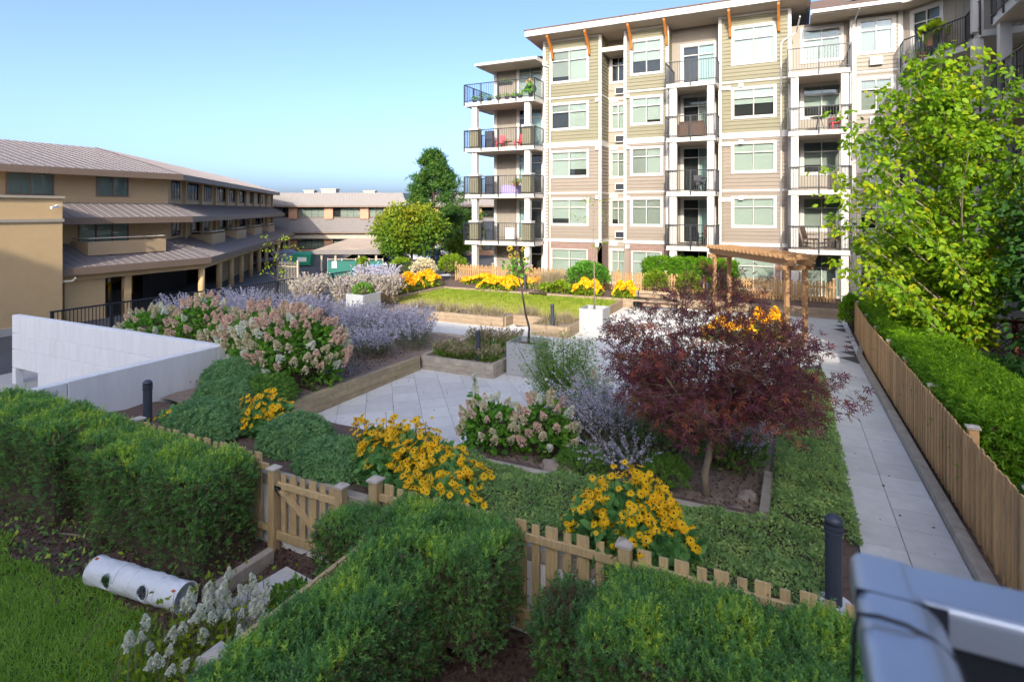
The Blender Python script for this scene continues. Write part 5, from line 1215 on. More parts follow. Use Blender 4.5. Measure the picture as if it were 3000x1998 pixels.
hedge('long yew hedge along the patio partition, running towards the camera', -4.12, -3.25, 2.5, 5.0, -.3, .95, 15000, .085, 'yew', bare=.3, top_hi=.85, side_hi=.65)
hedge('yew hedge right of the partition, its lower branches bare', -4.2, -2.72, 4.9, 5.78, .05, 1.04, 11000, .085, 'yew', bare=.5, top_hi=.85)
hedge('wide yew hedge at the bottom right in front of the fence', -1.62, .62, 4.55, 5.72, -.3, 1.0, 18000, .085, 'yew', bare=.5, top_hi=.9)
hedge('loose pale yew growth in front of the right fence post', -2.15, -1.5, 4.9, 5.65, -.3, .74, 4000, .10, 'yew', bare=.5, top_lo=.1, top_hi=.45)
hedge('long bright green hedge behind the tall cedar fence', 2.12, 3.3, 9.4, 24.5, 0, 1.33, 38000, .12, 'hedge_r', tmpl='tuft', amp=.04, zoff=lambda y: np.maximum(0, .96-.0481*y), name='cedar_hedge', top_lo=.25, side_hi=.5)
hedge('square sunlit hedge rising behind the far fence', -6.95, -2.6, 29.62, 30.0 + .1, .36, 2.0, 7000, .17, 'hedge_far', tmpl='tuft', amp=.06, name='far_hedge')
ball('path_end_shrub', 'dark shrub at the far end of the cedar fence', (1.9, 24.6, .0), (0, 0, .7), (.45, .5, .75), 1800, .12, 'hedge_r')
ball('lower_right_shrub', 'dark leafy shrub in shade at the near end of the bright hedge', (2.75, 8.4, .5), (0, 0, .3), (.6, .9, .55), 2600, .11, 'bigleafdark')
for i, (x, y, nm) in enumerate(((4.0, 11.0, 'with red flowers'), (4.4, 13.2, 'below the lattice screen'), (3.7, 15.2, 'farther back against the bright hedge'))):
    ball('patio_shrub', 'dark patio shrub beyond the bright hedge, %s' % nm, (x, y, .2), (0, 0, .6), (.75, .8, .7), 2000, .12, 'bigleafdark')
pot('pot of red flowers beyond the bright hedge at the right edge', 3.75, 11.9, .95, .13, .22, 'hydleaf', .3, 70, .35, 'terracotta', flower='redflower' if False else 'petalfar')
ls = thing('lattice_screen', 'red brown lattice privacy screen beyond the bright hedge', 'screen', (3.4, 18.2, 0))
lw_ = mat('redwood_lattice', (.17, .055, .03), .8, .25, 8)
k = MB()
for a in np.arange(-1.6, 2.9, .11): k.bar((max(0, a), 0, .15 + max(0, -a)), (min(2.9, a+1.6), 0, .15 + min(1.6, 2.9-a)), .012, .03, up=(0, 1, 0)); k.bar((max(0, a), .015, 1.75 - max(0, -a)), (min(2.9, a+1.6), .015, 1.75 - min(1.6, 2.9-a)), .012, .03, up=(0, 1, 0))
tag(k.build('lattice', lw_, ls), kind='stuff')
for x in (0, 1.45, 2.9): MB().box(x-.05, x+.05, -.05, .06, 0, 1.82).build('post', lw_, ls)
for z in (.12, 1.74): MB().box(0, 2.9, -.03, .045, z, z+.07).build('rail', lw_, ls)

# ------------------------------------------------------------------ groundcover, mounds, lawns
def cover(name, label, regs, n, size, lm, hf, tmpl='leaf', cat='groundcover'):
    A = np.array([(x1-x0)*(y1-y0) for x0, x1, y0, y1 in regs]); cnt = (A/A.sum()*n).astype(int); Ps = []
    for (x0, x1, y0, y1), c in zip(regs, cnt):
        x = x0 + (x1-x0)*RNG.random(c); y = y0 + (y1-y0)*RNG.random(c); e = np.minimum(np.minimum(x-x0, x1-x), np.minimum(y-y0, y1-y)); Ps.append(np.stack([x, y, hf(x, y)*np.clip(.35+e/.18, .35, 1)*(1-.35*RNG.random(c)**2)], 1))
    P = np.concatenate(Ps); base = np.array([max(.02, .94-.0481*yy) for yy in P[:, 1]]); P[:, 2] += base
    tn = np.clip(.55*RNG.random(len(P)) + .25 + .3*wob(P*2.1, 2.0), 0, 1)
    o = foliage(name, P, RNG.normal(size=P.shape)*np.array([1, 1, .5]) + np.array([0, 0, .45]), size*(.6+.8*RNG.random(len(P))), tmpl, M[lm], None, tn); return tag(o, label, cat, kind='stuff')
hf = lambda x, y: .19 + .05*np.sin(x*2.3+y*1.7) + .04*np.sin(y*4.1-x*3) + .03*np.sin(x*9+y*7)
cover('groundcover', 'dense small leaved groundcover in front of the maple bed', [(-4.7, .30, 6.2, 7.85), (-.28, .70, 7.8, 17.5)], 52000, .047, 'cover', hf)
def mound(label, x, y, rx, ry, h, n=4200, size=.10, lm='juniper', tmpl='tuft'):
    t = thing('juniper_mound', label, 'shrub', (x, y, bed_z(x, y)-.02)); a = RNG.random(n)*2*math.pi; r = np.sqrt(RNG.random(n)); u, v = r*np.cos(a), r*np.sin(a)
    z = h*np.sqrt(np.clip(1-r**2.6, .02, 1))*(1+.13*wob(np.stack([u*3+x, v*3+y, u*0], 1), 2.0))*(1-.25*RNG.random(n)**3)
    P = np.stack([u*rx, v*ry, z], 1); D = np.stack([u*1.1, v*1.1, .35+0*u], 1) + RNG.normal(size=(n, 3))*.4
    foliage('foliage', P, D, size*(.7+.6*RNG.random(n)), tmpl, M[lm], t, np.clip(.7*RNG.random(n)+.25*wob(P*4, 2), 0, 1))
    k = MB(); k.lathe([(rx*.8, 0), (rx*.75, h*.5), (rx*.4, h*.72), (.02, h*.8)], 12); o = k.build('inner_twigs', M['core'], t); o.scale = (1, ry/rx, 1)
mound('flat juniper mound left of the rudbeckia, behind the left bollard', -9.3, 6.85, .78, .5, .46)
mound('juniper mound in front of the timber wall end', -7.35, 7.0, .60, .48, .46)
mound('pale juniper mound beside the big rudbeckia, behind the gate', -6.15, 6.6, .62, .42, .38)
mound('juniper mound against the right end of the stairwell parapet', -11.35, 9.05, .82, .6, .58)
mound('low juniper behind the left rudbeckia', -10.35, 7.95, .58, .45, .45)
mound('spiky yellow green shrub below the large hydrangea', -9.95, 8.75, .45, .5, .45, 2400, .10, 'lime' if False else 'fern')
def lawn(name, label, pts_fn, n, size, lm, z, wd=.09, tintf=None):
    P = pts_fn(n); P = np.concatenate([P, np.full((len(P), 1), z)], 1); P[:, 2] += .0; m_ = len(P)
    D = RNG.normal(size=(m_, 3))*.55 + np.array([0, 0, 1.0]); tn = np.clip((tintf(P) if tintf else .35) + .5*(RNG.random(m_)-.35) + .2*wob(P*1.5, 1.5), 0, 1)
    old = TM['blade']; tv = old[0].copy(); tv[:, 1] *= wd*2; TM['gb'] = (tv, old[1])
    o = foliage(name, P, D, size*(.6+.8*RNG.random(m_)), 'gb', M[lm], None, tn); return tag(o, label, 'grass', kind='stuff')
def front_pts(n):
    x = -13 + 8.2*RNG.random(n); y = .6 + 3.9*RNG.random(n); edge = 4.28 + .12*np.sin(x*2.2) + .08*np.sin(x*5.3) - .5*np.clip(x+6.6, 0, 2); k = (y < edge) & (-.4386*x + .8987*y > 4.2); return np.stack([x, y], 1)[k]
lawn('front_lawn', 'shaded green lawn at the lower left with the play tunnel', front_pts, 120000, .075, 'grass', -.29, .07)
gl = MB().box(-13, -4.9, -1, 4.2, -.3, -.292).build('front_lawn_soil', M['grassbase']); tag(gl, kind='structure')
lawn('back_lawn', 'sunlit lawn with dry patches in front of the far fence', lambda n: np.stack([-16.9+9.5*RNG.random(n), 21.4+4.95*RNG.random(n)], 1), 60000, .10, 'grasslit', .28, .09, lambda P: np.clip(.75-.16*(P[:, 1]-21.4), .12, .9))
def weeds(name, label, regs, n, size, lm, z, tmpl='leaf', up=.6, tall=.0):
    Ps = []
    A = np.array([(b-a)*(d-c) for a, b, c, d in regs]); 
    for (a, b, c, d), m_ in zip(regs, (A/A.sum()*n).astype(int)): Ps.append(np.stack([a+(b-a)*RNG.random(m_), c+(d-c)*RNG.random(m_), z+tall*RNG.random(m_)], 1))
    P = np.concatenate(Ps); o = foliage(name, P, RNG.normal(size=P.shape)*.7+np.array([0, 0, up]), size*(.5+RNG.random(len(P))), tmpl, M[lm], None); return tag(o, label, 'ground litter', kind='stuff')
litter = leafmat('bark_chips', [(.05, .03, .025), (.11, .055, .045), (.17, .12, .09)], .05); M['litter'] = litter
weeds('bark_chips', 'dark bark chips on the front patio soil', [(-13, -4.7, 3.9, 6.0), (-3.6, .6, 2.2, 5.9)], 22000, .05, 'litter', -.30, 'leaf', .12, .03)
weeds('bed_litter', 'dry leaf litter on the garden bed soil', [(-4.9, -.4, 8.0, 12.5), (-12.7, -9.7, 8.8, 13.6)], 9000, .05, 'litter', .46, 'leaf', .1, .04)
def on_plaza(n):
    x = -9.4 + 8.6*RNG.random(n); y = 8.6 + 10*RNG.random(n); k = [plaza_open(a, b) for a, b in zip(x, y)]; return np.stack([x, y], 1)[k]
P = on_plaza(200); P = np.concatenate([P, np.full((len(P), 1), .008)], 1); q = np.stack([.72+.9*RNG.random(22), 6+12*RNG.random(22)], 1); q = np.concatenate([q, (np.array([path_z(b) for b in q[:, 1]])+.01)[:, None]], 1); P = np.concatenate([P, q])
tag(foliage('fallen_leaves', P, RNG.normal(size=P.shape)*np.array([1, 1, .12]), .045*(.5+RNG.random(len(P))), 'leaf', litter, None), 'small fallen leaves scattered over the paving', 'leaf litter', kind='stuff')
weeds('patio_weeds', 'small weeds scattered over the front patio soil', [(-13, -8.3, 4.2, 5.2), (-8.3, -6.6, 4.85, 5.2), (-3.4, -1.0, 3.2, 4.9)], 1500, .07, 'yew', -.28, 'leaf', .5, .06)

# ------------------------------------------------------------------ rudbeckia
def flower_mesh(npet, r, droop, seed):
    random.seed(seed); k = MB()
    for i in range(npet):
        a = 2*math.pi*i/npet + U(-.12, .12); w = r*.19; d = Vector((math.cos(a), math.sin(a), 0)); q = Vector((-math.sin(a), math.cos(a), 0)); l = r*U(.88, 1.08); dz = droop*U(.5, 1.4)
        p0 = d*r*.16; p1 = d*l*.62; p2 = d*l
        k.add([tuple(p0-q*w*.45), tuple(p0+q*w*.45), tuple(p1+q*w+Vector((0,0,-dz*.35))), tuple(p1-q*w+Vector((0,0,-dz*.35))), tuple(p2+Vector((0,0,-dz)))], [(0,3,2,1), (3,4,2)], 0)
    k.lathe([(r*.16, -.003), (r*.155, r*.09), (r*.09, r*.17), (.001, r*.19)], 7, m=1); return k.mesh('flower', [M['petal'], M['eye']])
FM_ = [flower_mesh(11, .056, .010, s) for s in range(3)] + [flower_mesh(10, .052, .022, 9)]
def rudbeckia(label, x, y, z, rx, ry, h, nf, lean=(0, 0), holes=(), seed=1, sc=1.0, leaves=1500, lumps=5):
    random.seed(seed); t = thing('rudbeckia_clump', label, 'flowers', (x, y, z), 0); a = RNG.random(leaves)*6.283; r = np.sqrt(RNG.random(leaves)); P = np.stack([r*np.cos(a)*rx*.85, r*np.sin(a)*ry*.85, h*.78*RNG.random(leaves)**.8*np.sqrt(np.clip(1-r**2.4*.7, .1, 1))], 1)
    P[:, 0] += lean[0]*P[:, 2]; P[:, 1] += lean[1]*P[:, 2]
    foliage('leaves', P, rand_dirs(leaves, .1), .15*(.6+.7*RNG.random(leaves)), 'ovate', M['rudleaf'], t)
    lobes = [(0, 0, .72, 1.0)] + [(U(.42, .78)*math.cos(i*6.283/lumps + seed), U(.42, .78)*math.sin(i*6.283/lumps + seed), U(.40, .62), U(.55, 1.0)) for i in range(lumps)]
    st = MB(); cnt = 0
    while cnt < nf:
        lx, ly, lr, lh = random.choices(lobes, [l[2]**2 for l in lobes])[0]; a = U(0, 6.283); r = math.sqrt(random.random()); u, v = lx + lr*r*math.cos(a), ly + lr*r*math.sin(a)
        zz = h*lh*(1 - .5*r**2) + random.gauss(0, .035) + (U(.05, .13) if random.random() < .07 else 0); px_, py_ = u*rx + lean[0]*zz, v*ry + lean[1]*zz
        n_ = Vector((u*.6, v*.5 - .35, 1.0)) + Vector((random.gauss(0, .38), random.gauss(0, .38), 0)); q = n_.to_track_quat('Z', 'Y').to_euler()
        k_ = sc*random.choice((.6, .85, 1.0, 1.0, 1.1, 1.2)); inst('flower', random.choice(FM_), t, (px_, py_, zz), tuple(q), (k_, k_, k_)); cnt += 1
        if cnt % 2 == 0: st.tube([(px_*.45, py_*.45, .02), (px_*.8, py_*.8, zz*.6), (px_, py_, zz-.01)], .004, 4, caps=False)
    st.build('stems', M['hydstem'] if 'hydstem' in M else M['twig'], t)
M['hydstem'] = mat('green_stem', (.05, .10, .025), .7, .2, 8)
rudbeckia('widest rudbeckia clump, in the middle behind the yew hedge', -4.85, 6.75, .60, 1.05, .62, .88, 300, (-.05, -.1), seed=3, sc=1.0)
rudbeckia('rudbeckia flowers spilling over the fence below the widest clump', -4.15, 6.3, .58, .66, .36, .62, 150, (.1, -.25), seed=5)
rudbeckia('large rudbeckia clump beside the front fence post, right of centre', -1.75, 6.45, .62, .70, .55, 1.0, 300, (.05, -.12), seed=8, sc=.95)
rudbeckia('rudbeckia clump growing through the left half of the widest clump', -5.35, 6.85, .60, .62, .42, .86, 200, (-.05, -.1), seed=31)
rudbeckia('low rudbeckia leaning out to the right of the fence post clump', -1.45, 6.4, .62, .55, .38, .72, 150, (.15, -.15), seed=33)
rudbeckia('upper rudbeckia clump behind the spilling flowers', -4.35, 6.65, .60, .55, .4, .80, 180, (0, -.1), seed=35)
rudbeckia('rudbeckia clump in front of the timber wall on the left', -8.35, 7.35, .52, .5, .42, .82, 210, (0, -.1), seed=11)
rudbeckia('sparse low rudbeckia beside the left bollard', -10.2, 7.0, .45, .6, .35, .45, 60, (0, 0), seed=13, leaves=500)
rudbeckia('two stray rudbeckia flowers under the juniper', -8.75, 6.35, .55, .14, .08, .18, 4, seed=17, leaves=60)
def flowerbank(label, x0, x1, y, z, h, n, lm='petalfar', depth=.5, name='flower_clump', leafm='lime'):
    cx_ = (x0+x1)/2; a_ = (x1-x0)/2; t = thing(name, label, 'flowers', (cx_, y, z)); u = RNG.random(n)*2-1; v = RNG.random(n)*2-1; z_ = h*np.sqrt(np.clip(1-.75*(u*u*.8+v*v*.5), .08, 1))*(.8+.2*RNG.random(n)); z_ *= 1+.18*np.sin(u*7+cx_)
    P = np.stack([u*a_, v*depth, z_], 1); q = P[:max(300, n//2)].copy(); q[:, 2] *= RNG.random(len(q))*.95; foliage('leaves', q, rand_dirs(len(q), .4), .13, 'leaf', M[leafm], t)
    foliage('flowers', P, rand_dirs(n, .8), .075*(.7+.6*RNG.random(n)), 'floret', M[lm], t)
flowerbank('orange flower bank along the far fence on the left', -17.0, -13.2, 28.6, .36, .55, 2600)
flowerbank('yellow flower clump spilling over the back lawn edge', -14.9, -13.0, 26.75, .40, .6, 1600)
flowerbank('orange flowers beside the distant bollard', -12.9, -11.6, 28.3, .36, .6, 1000)
flowerbank('yellow rudbeckia right of the dark round bush', -9.7, -8.4, 26.9, .40, .75, 1300)
flowerbank('yellow flower ball at the left end of the bench', -7.7, -6.65, 26.9, .40, .75, 1300)
flowerbank('yellow flowers nearest the left lawn timber', -18.5, -17.3, 23.1, .36, .6, 1100)
flowerbank('wide yellow flower bush left of the lawn', -18.9, -17.3, 24.6, .36, .85, 1500)
flowerbank('yellow flower bush at the back left corner of the lawn', -18.6, -17.3, 26.3, .36, .85, 1300)
flowerbank('bright yellow flower clump at the foot of the pergola', -1.5, -.2, 22.4, .0, 1.0, 1900, depth=.45)
flowerbank('yellow green flowers low behind the maple crown', -2.9, -1.2, 21.4, .0, .75, 1400, depth=.5)
ball('round_bush', 'dark green round bush at the back of the lawn', (-9.5, 28.4, .36), (0, 0, .75), (1.1, .9, .75), 3400, .15, 'hydleaf')
flowerbank('lime green plants in front of the round bush', -11.6, -9.4, 27.1, .40, .55, 900, 'lime')
ball('rose_shrub', 'pink tinged shrub in front of the far railing', (-19.0, 27.5, .36), (0, 0, .7), (.8, .7, .75), 1500, .12, 'pancream')
ball('vine_shrub', 'upright lime vine near the left of the lawn', (-19.6, 23.0, .36), (0, 0, .85), (.35, .35, .95), 900, .16, 'lime')
gr = thing('ornamental_grass', 'tall straw coloured ornamental grass before the far fence', 'grass', (-11.3, 28.2, .36)); n = 1600
P = RNG.normal(size=(n, 3))*np.array([.45, .3, .02]); TM['gb'] = (TM['blade'][0]*np.array([1, .02, 1]), TM['blade'][1]); foliage('blades', P, RNG.normal(size=(n, 3))*.3+np.array([0, 0, 1]), .7+.5*RNG.random(n), 'gb', M['straw'], gr)
for i, (x, nm) in enumerate(((-6.2, 'left'), (-4.6, 'middle'), (-3.2, 'right'))): ball('fence_vine', 'leafy climber on the far fence below the square hedge, %s' % nm, (x, 28.9, .36), (0, 0, .55), (.6, .4, .65), 1100, .12, 'lime', core=False)
# sunflower
sf = thing('sunflower', 'tall sunflower plant with yellow heads before the corner balcony', 'flowers', (-13.75, 28.8, .36)); sm = MB(); hd = MB()
for i in range(14): a = 2*math.pi*i/14; hd.add([(.06*math.cos(a-.2), .06*math.sin(a-.2), 0), (.06*math.cos(a+.2), .06*math.sin(a+.2), 0), (.15*math.cos(a), .15*math.sin(a), .01)], [(0, 1, 2)], 0)
hd.lathe([(.075, -.01), (.07, .02), (.01, .03)], 10, m=1); hm = hd.mesh('flower_head', [M['sunpetal'], M['eye']])
for i in range(11): x, y, z = U(-.55, .55), U(-.3, .2), U(1.35, 2.1); sm.tube([(x*.2, y*.2, 0), (x*.6, y*.6, z*.6), (x, y, z)], .012, 5); inst('flower_head', hm, sf, (x, y-.02, z), (math.radians(U(60, 85)), 0, U(-.4, .4)))
sm.build('stems', M['hydstem'], sf); P = np.stack([U(-1, 1)*0+RNG.normal(size=160)*.3, RNG.normal(size=160)*.2, .1+1.4*RNG.random(160)], 1); foliage('leaves', P, rand_dirs(160, -.2), .26, 'ovate', M['hydleaf'], sf)

# ------------------------------------------------------------------ hydrangeas
def panicle_mesh(m, seed, L=.17, R=.075, n=150, px=.024):
    rs = np.random.default_rng(seed); t = rs.random(n)**.8; a = rs.random(n)*6.283; r = R*(1-t*.85)*(.75+.3*rs.random(n)) ; P = np.stack([r*np.cos(a), r*np.sin(a), t*L], 1)
    D = np.stack([np.cos(a), np.sin(a), .5+0*a], 1) + rs.normal(size=(n, 3))*.5; V, F, tt = foliage_arrays(P, D, px*(.7+.6*rs.random(n)), 'floret', rs.random(n)); return np_mesh('flower_head', V, F, tt, m)
PAN = {k: [panicle_mesh(M[k], s) for s in (1, 2)] for k in ('panwhite', 'pancream', 'panpink')}
def hydrangea(label, x, y, z, rx, ry, h, nl, nh, mix, seed, sc=1.0, zlo=.35, leafs=.12, core=True):
    random.seed(seed); t = thing('hydrangea', label, 'hydrangea', (x, y, z)); v = unit(RNG.normal(size=(nl, 3))); v[:, 2] = np.abs(v[:, 2]); r = (1 + .10*wob(v*2.4 + seed, 1.5))[:, None]*(1 - .30*RNG.random((nl, 1))**1.3)
    P = v*r*np.array([rx, ry, h*.62]) + np.array([0, 0, h*.34]); lo = RNG.random(nl) < .3; P[lo, 2] *= RNG.random(lo.sum())
    foliage('leaves', P, v*.6 + RNG.normal(size=P.shape)*.5 - np.array([0, 0, .1]), leafs*(.7+.6*RNG.random(nl)), 'ovate', M['hydleaf'], t)
    st = MB()
    for i in range(12): a = i*.55; st.tube([(0, 0, 0), (rx*.3*math.cos(a), ry*.3*math.sin(a), h*.4), (rx*.7*math.cos(a), ry*.7*math.sin(a), h*.75)], [.012, .009, .005], 5)
    st.build('stems', M['twig'], t)
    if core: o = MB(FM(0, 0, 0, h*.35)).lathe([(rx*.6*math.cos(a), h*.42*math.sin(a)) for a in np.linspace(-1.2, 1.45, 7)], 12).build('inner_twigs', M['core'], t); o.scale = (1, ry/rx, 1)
    pts = []
    for i in range(nh):
        for _ in range(30):
            a = U(0, 6.283); w = U(-.15, 1)**1; c_ = math.sqrt(max(0, 1-w*w)); p = Vector((c_*math.cos(a)*rx, c_*math.sin(a)*ry, h*.36 + w*h*.66)) * 1.0
            if p.z > zlo*h*.6 and all((p-q).length > .12*sc for q in pts): break
        pts.append(p); d = Vector((p.x/rx*.8, p.y/ry*.8, .75)) + Vector((U(-.25, .25), U(-.25, .25), U(0, .3))); k = random.choices(('panwhite', 'pancream', 'panpink'), mix)[0]
        if w > .6 and random.random() < .5: k = 'panpink' if mix[2] > .2 else k
        inst('flower_head', random.choice(PAN[k]), t, tuple(p*1.02), tuple(d.to_track_quat('Z', 'Y').to_euler()), (sc*U(.85, 1.25),)*3)
    return t
hydrangea('largest hydrangea bush, pink and cream heads, above the timber wall', -10.75, 10.25, .42, 1.15, 1.0, 1.55, 3800, 120, (.22, .42, .36), 21, 1.3)
hydrangea('hydrangea with pink tops left of the largest hydrangea', -12.6, 10.9, .40, 1.15, .95, 1.5, 3200, 95, (.25, .35, .40), 22, 1.3)
hydrangea('hydrangea with white heads between the two big bushes', -11.8, 10.2, .42, .8, .7, 1.25, 1800, 48, (.6, .35, .05), 23, 1.25)
hydrangea('hydrangea rising behind the white stairwell wall', -15.6, 11.3, .32, .95, .8, 1.55, 2000, 55, (.1, .5, .4), 24, 1.3)
hydrangea('flat cream hydrangea row behind the stairwell wall', -17.5, 11.0, .32, 1.1, .7, 1.15, 1700, 60, (.2, .65, .15), 25, 1.25)
hydrangea('small hydrangea at the bend of the stairwell wall', -14.1, 10.9, .34, .7, .6, 1.1, 1300, 34, (.2, .4, .4), 26, 1.2)
hydrangea('pink hydrangea in front of the violet sage', -3.75, 8.95, .44, .48, .42, .88, 1100, 40, (.1, .35, .55), 27, 1.0, leafs=.10)
hydrangea('pale hydrangea behind the widest rudbeckia', -4.65, 8.75, .45, .55, .45, .75, 1100, 40, (.25, .6, .15), 28, .9, leafs=.10)
hydrangea('cream hydrangea against the feathery shrub', -3.35, 10.1, .42, .4, .4, 1.0, 900, 14, (.6, .4, 0), 29, .95, leafs=.09)
hs = thing('hydrangea_spike', 'single upright white hydrangea spike against the paving', 'flower', (-5.05, 8.85, .44)); MB().tube([(0, 0, 0), (.03, 0, .6), (.0, 0, 1.15)], .008, 5).build('stem', M['hydstem'], hs)
for i in range(6): inst('flower_head', PAN['panwhite'][i % 2], hs, (.0+U(-.03, .03), U(-.03, .03), .84 + i*.065), (U(-.4, .4), U(-.4, .4), U(0, 6)), (.95-.08*i,)*3)
P = np.stack([RNG.normal(size=80)*.04, RNG.normal(size=80)*.04, .15+.7*RNG.random(80)], 1); foliage('leaves', P, rand_dirs(80, -.2), .13, 'ovate', M['hydleaf'], hs)
wf = thing('white_flower_shrub', 'white flowering shrub at the bottom left beside the fence post', 'shrub', (-5.65, 4.1, -.3)); n = 1600
P = RNG.normal(size=(n, 3))*np.array([.42, .42, .13]); P[:, 2] = np.abs(P[:, 2])*1.5; foliage('leaves', P, rand_dirs(n, .5), .075, 'leaf', M['lime'], wf, .3+.7*RNG.random(n)); n = 260
TM['gb'] = (TM['blade'][0]*np.array([1, .03, 1]), TM['blade'][1]); P = RNG.normal(size=(n, 3))*np.array([.4, .4, .02]); foliage('stalks', P, RNG.normal(size=(n, 3))*.35+np.array([0, 0, 1]), .35+.25*RNG.random(n), 'gb', M['straw'], wf)
for i in range(64): a = U(0, 6.28); r = math.sqrt(random.random())*.66; inst('flower_head', PAN['panwhite'][i % 2], wf, (r*math.cos(a), r*math.sin(a), U(.22, .55)), (U(-.5, .3), U(-.5, .5), U(0, 6)), (U(.5, .95),)*3)
ball('fern_tuft', 'delicate weed growing beside the stepping slab', (-5.35, 5.05, -.28), (0, 0, .12), (.3, .25, .2), 420, .09, 'fern', core=False)

# ------------------------------------------------------------------ sage
def sage(label, x, y, z, n, sp, h, seed, lean=(0, 0), fl='sageflower', lf='sageleaf', per=26, fsz=.020, name='russian_sage', foot=.3, leafper=12):
    rs = np.random.default_rng(seed); t = thing(name, label, 'sage', (x, y, z)); st = MB()
    a = rs.random(n)*6.283; r = np.sqrt(rs.random(n)); out = np.stack([r*np.cos(a), r*np.sin(a)], 1); hh = h*(.7+.4*rs.random(n))
    base = out*foot; tip = out*sp + np.array(lean) + rs.normal(size=(n, 2))*.05; FP = []; FD = []; LP = []; LD = []
    for i in range(n):
        b0 = np.array([base[i, 0], base[i, 1], 0.]); b2 = np.array([tip[i, 0], tip[i, 1], hh[i]]); b1 = (b0+b2)/2 + np.array([0, 0, hh[i]*.18]) - np.array([out[i, 0], out[i, 1], 0])*sp*.12
        f_ = lambda q: (1-q)**2*b0 + 2*q*(1-q)*b1 + q*q*b2
        st.tube([tuple(f_(q)) for q in (0, .5, 1)], [.0035, .003, .0015], 3, caps=False)
        for q in .40 + .60*rs.random(per): FP.append(f_(q) + rs.normal(size=3)*.016*(1.25-q)*1.6); FD.append(rs.normal(size=3))
        for q in .05 + .5*rs.random(leafper): LP.append(f_(q) + rs.normal(size=3)*.05); LD.append(np.array([out[i, 0], out[i, 1], .8]) + rs.normal(size=3)*.6)
    st.build('stems', M[lf+'_stem'] if lf+'_stem' in M else M['barkpale'], t)
    foliage('flowers', np.array(FP), np.array(FD), fsz*(.6+.9*rs.random(len(FP))), 'floret', M[fl], t); foliage('leaves', np.array(LP), np.array(LD), .06*(.6+.8*rs.random(len(LP))), 'leaf', M[lf], t)
sage('violet sage leaning left in front of the purple maple', -2.75, 9.55, .44, 190, .95, 1.15, 1, (-.25, -.1), per=34)
sage('low violet sage spilling towards the large rudbeckia', -2.4, 9.0, .44, 60, .8, .55, 2, (-.1, -.35), per=30)
sage('violet sage showing at the right below the maple crown', -.85, 9.9, .42, 70, .6, .95, 3, (.25, -.1), per=30)
SG = [(-16.0, 16.3, .9, 'low beside the half hidden planter'), (-14.6, 12.9, .95, 'between the hydrangeas and the railing'), (-17.6, 13.4, 1.1, 'behind the cream hydrangea row'), (-19.6, 13.6, 1.1, 'at the railing behind the hydrangea row'), (-11.0, 13.3, .8, 'on the bare soil by the timber wall'), (-10.5, 14.6, .9, 'beside the dark timber planter wall'), (-11.6, 15.6, .95, 'behind the largest hydrangea on the right'), (-12.7, 14.7, 1.0, 'straight behind the largest hydrangea'), (-13.9, 15.7, 1.0, 'in front of the half hidden planter'), (-15.2, 14.6, 1.05, 'in the middle of the back row'), (-16.6, 15.6, 1.1, 'left of the half hidden planter'), (-18.0, 14.9, 1.1, 'above the pink topped hydrangea'), (-19.4, 15.8, 1.15, 'nearest the black railing'), (-12.4, 16.3, .8, 'at the edge of the sunny paving')]
for i, (x, y, h, nm) in enumerate(SG): sage('violet sage clump ' + nm, x, y, .3, 130, U(.9, 1.2), h*U(.85, 1.15), 30+i, (U(-.2, .3), U(-.3, .2)), per=20, fsz=.030, foot=.45)
for i, (x, y, nm) in enumerate(((-18.6, 18.3, 'nearest the railing'), (-17.3, 19.2, 'in the middle'), (-17.9, 20.6, 'behind'), (-19.8, 19.8, 'farthest left'), (-16.4, 20.9, 'behind the half hidden planter'))): sage('sunlit cream sage clump ' + nm, x, y, .3, 150, .85, 1.25, 50+i, (0, 0), 'sagelit', 'straw', 24, .05)
for i, (x, nm) in enumerate(((-16.9, 'on the left'), (-18.2, 'on the right'))): sage('tall pink violet sage against the railing, %s' % nm, x-.6, 22.0+i*.4, .3, 130, .8, 1.5, 60+i, (0, 0), 'sageflower', 'straw', 24, .05)
ball('planter_shrub', 'small green shrub in the half hidden planter', (-15.95, 18.75, .95), (0, 0, .25), (.42, .45, .32), 800, .10, 'fern')
for i, (x, y) in enumerate(((-13.5, 20.6), (-12.6, 20.4), (-11.7, 20.7), (-10.8, 20.5), (-9.6, 21.2), (-8.2, 20.0), (-7.8, 20.6), (-14.6, 20.8))):
    t = thing('dry_lavender', 'dry straw coloured lavender at the lawn edge, %s from the left' % ('second', 'third', 'fourth', 'fifth', 'sixth', 'seventh', 'last', 'first')[i], 'lavender', (x, y, .28)); n = 420
    TM['gb'] = (TM['blade'][0]*np.array([1, .035, 1]), TM['blade'][1]); foliage('stalks', RNG.normal(size=(n, 3))*np.array([.16, .16, .01]), RNG.normal(size=(n, 3))*.5+np.array([0, 0, 1]), .25+.3*RNG.random(n), 'gb', M['straw'], t)
for i, (x, y, nm) in enumerate(((-9.1, 14.4, 'left'), (-8.6, 15.4, 'back left'), (-7.75, 15.6, 'back right'), (-7.75, 14.4, 'front right'), (-8.5, 14.3, 'front'))):
    sage('dull olive lavender in the dark timber planter, %s' % nm, x, y, .28, 110, .5, .62 if i in (1, 2) else .4, 80+i, (0, 0), 'straw', 'fern', 16, .03, name='lavender_shrub', foot=.3, leafper=22)

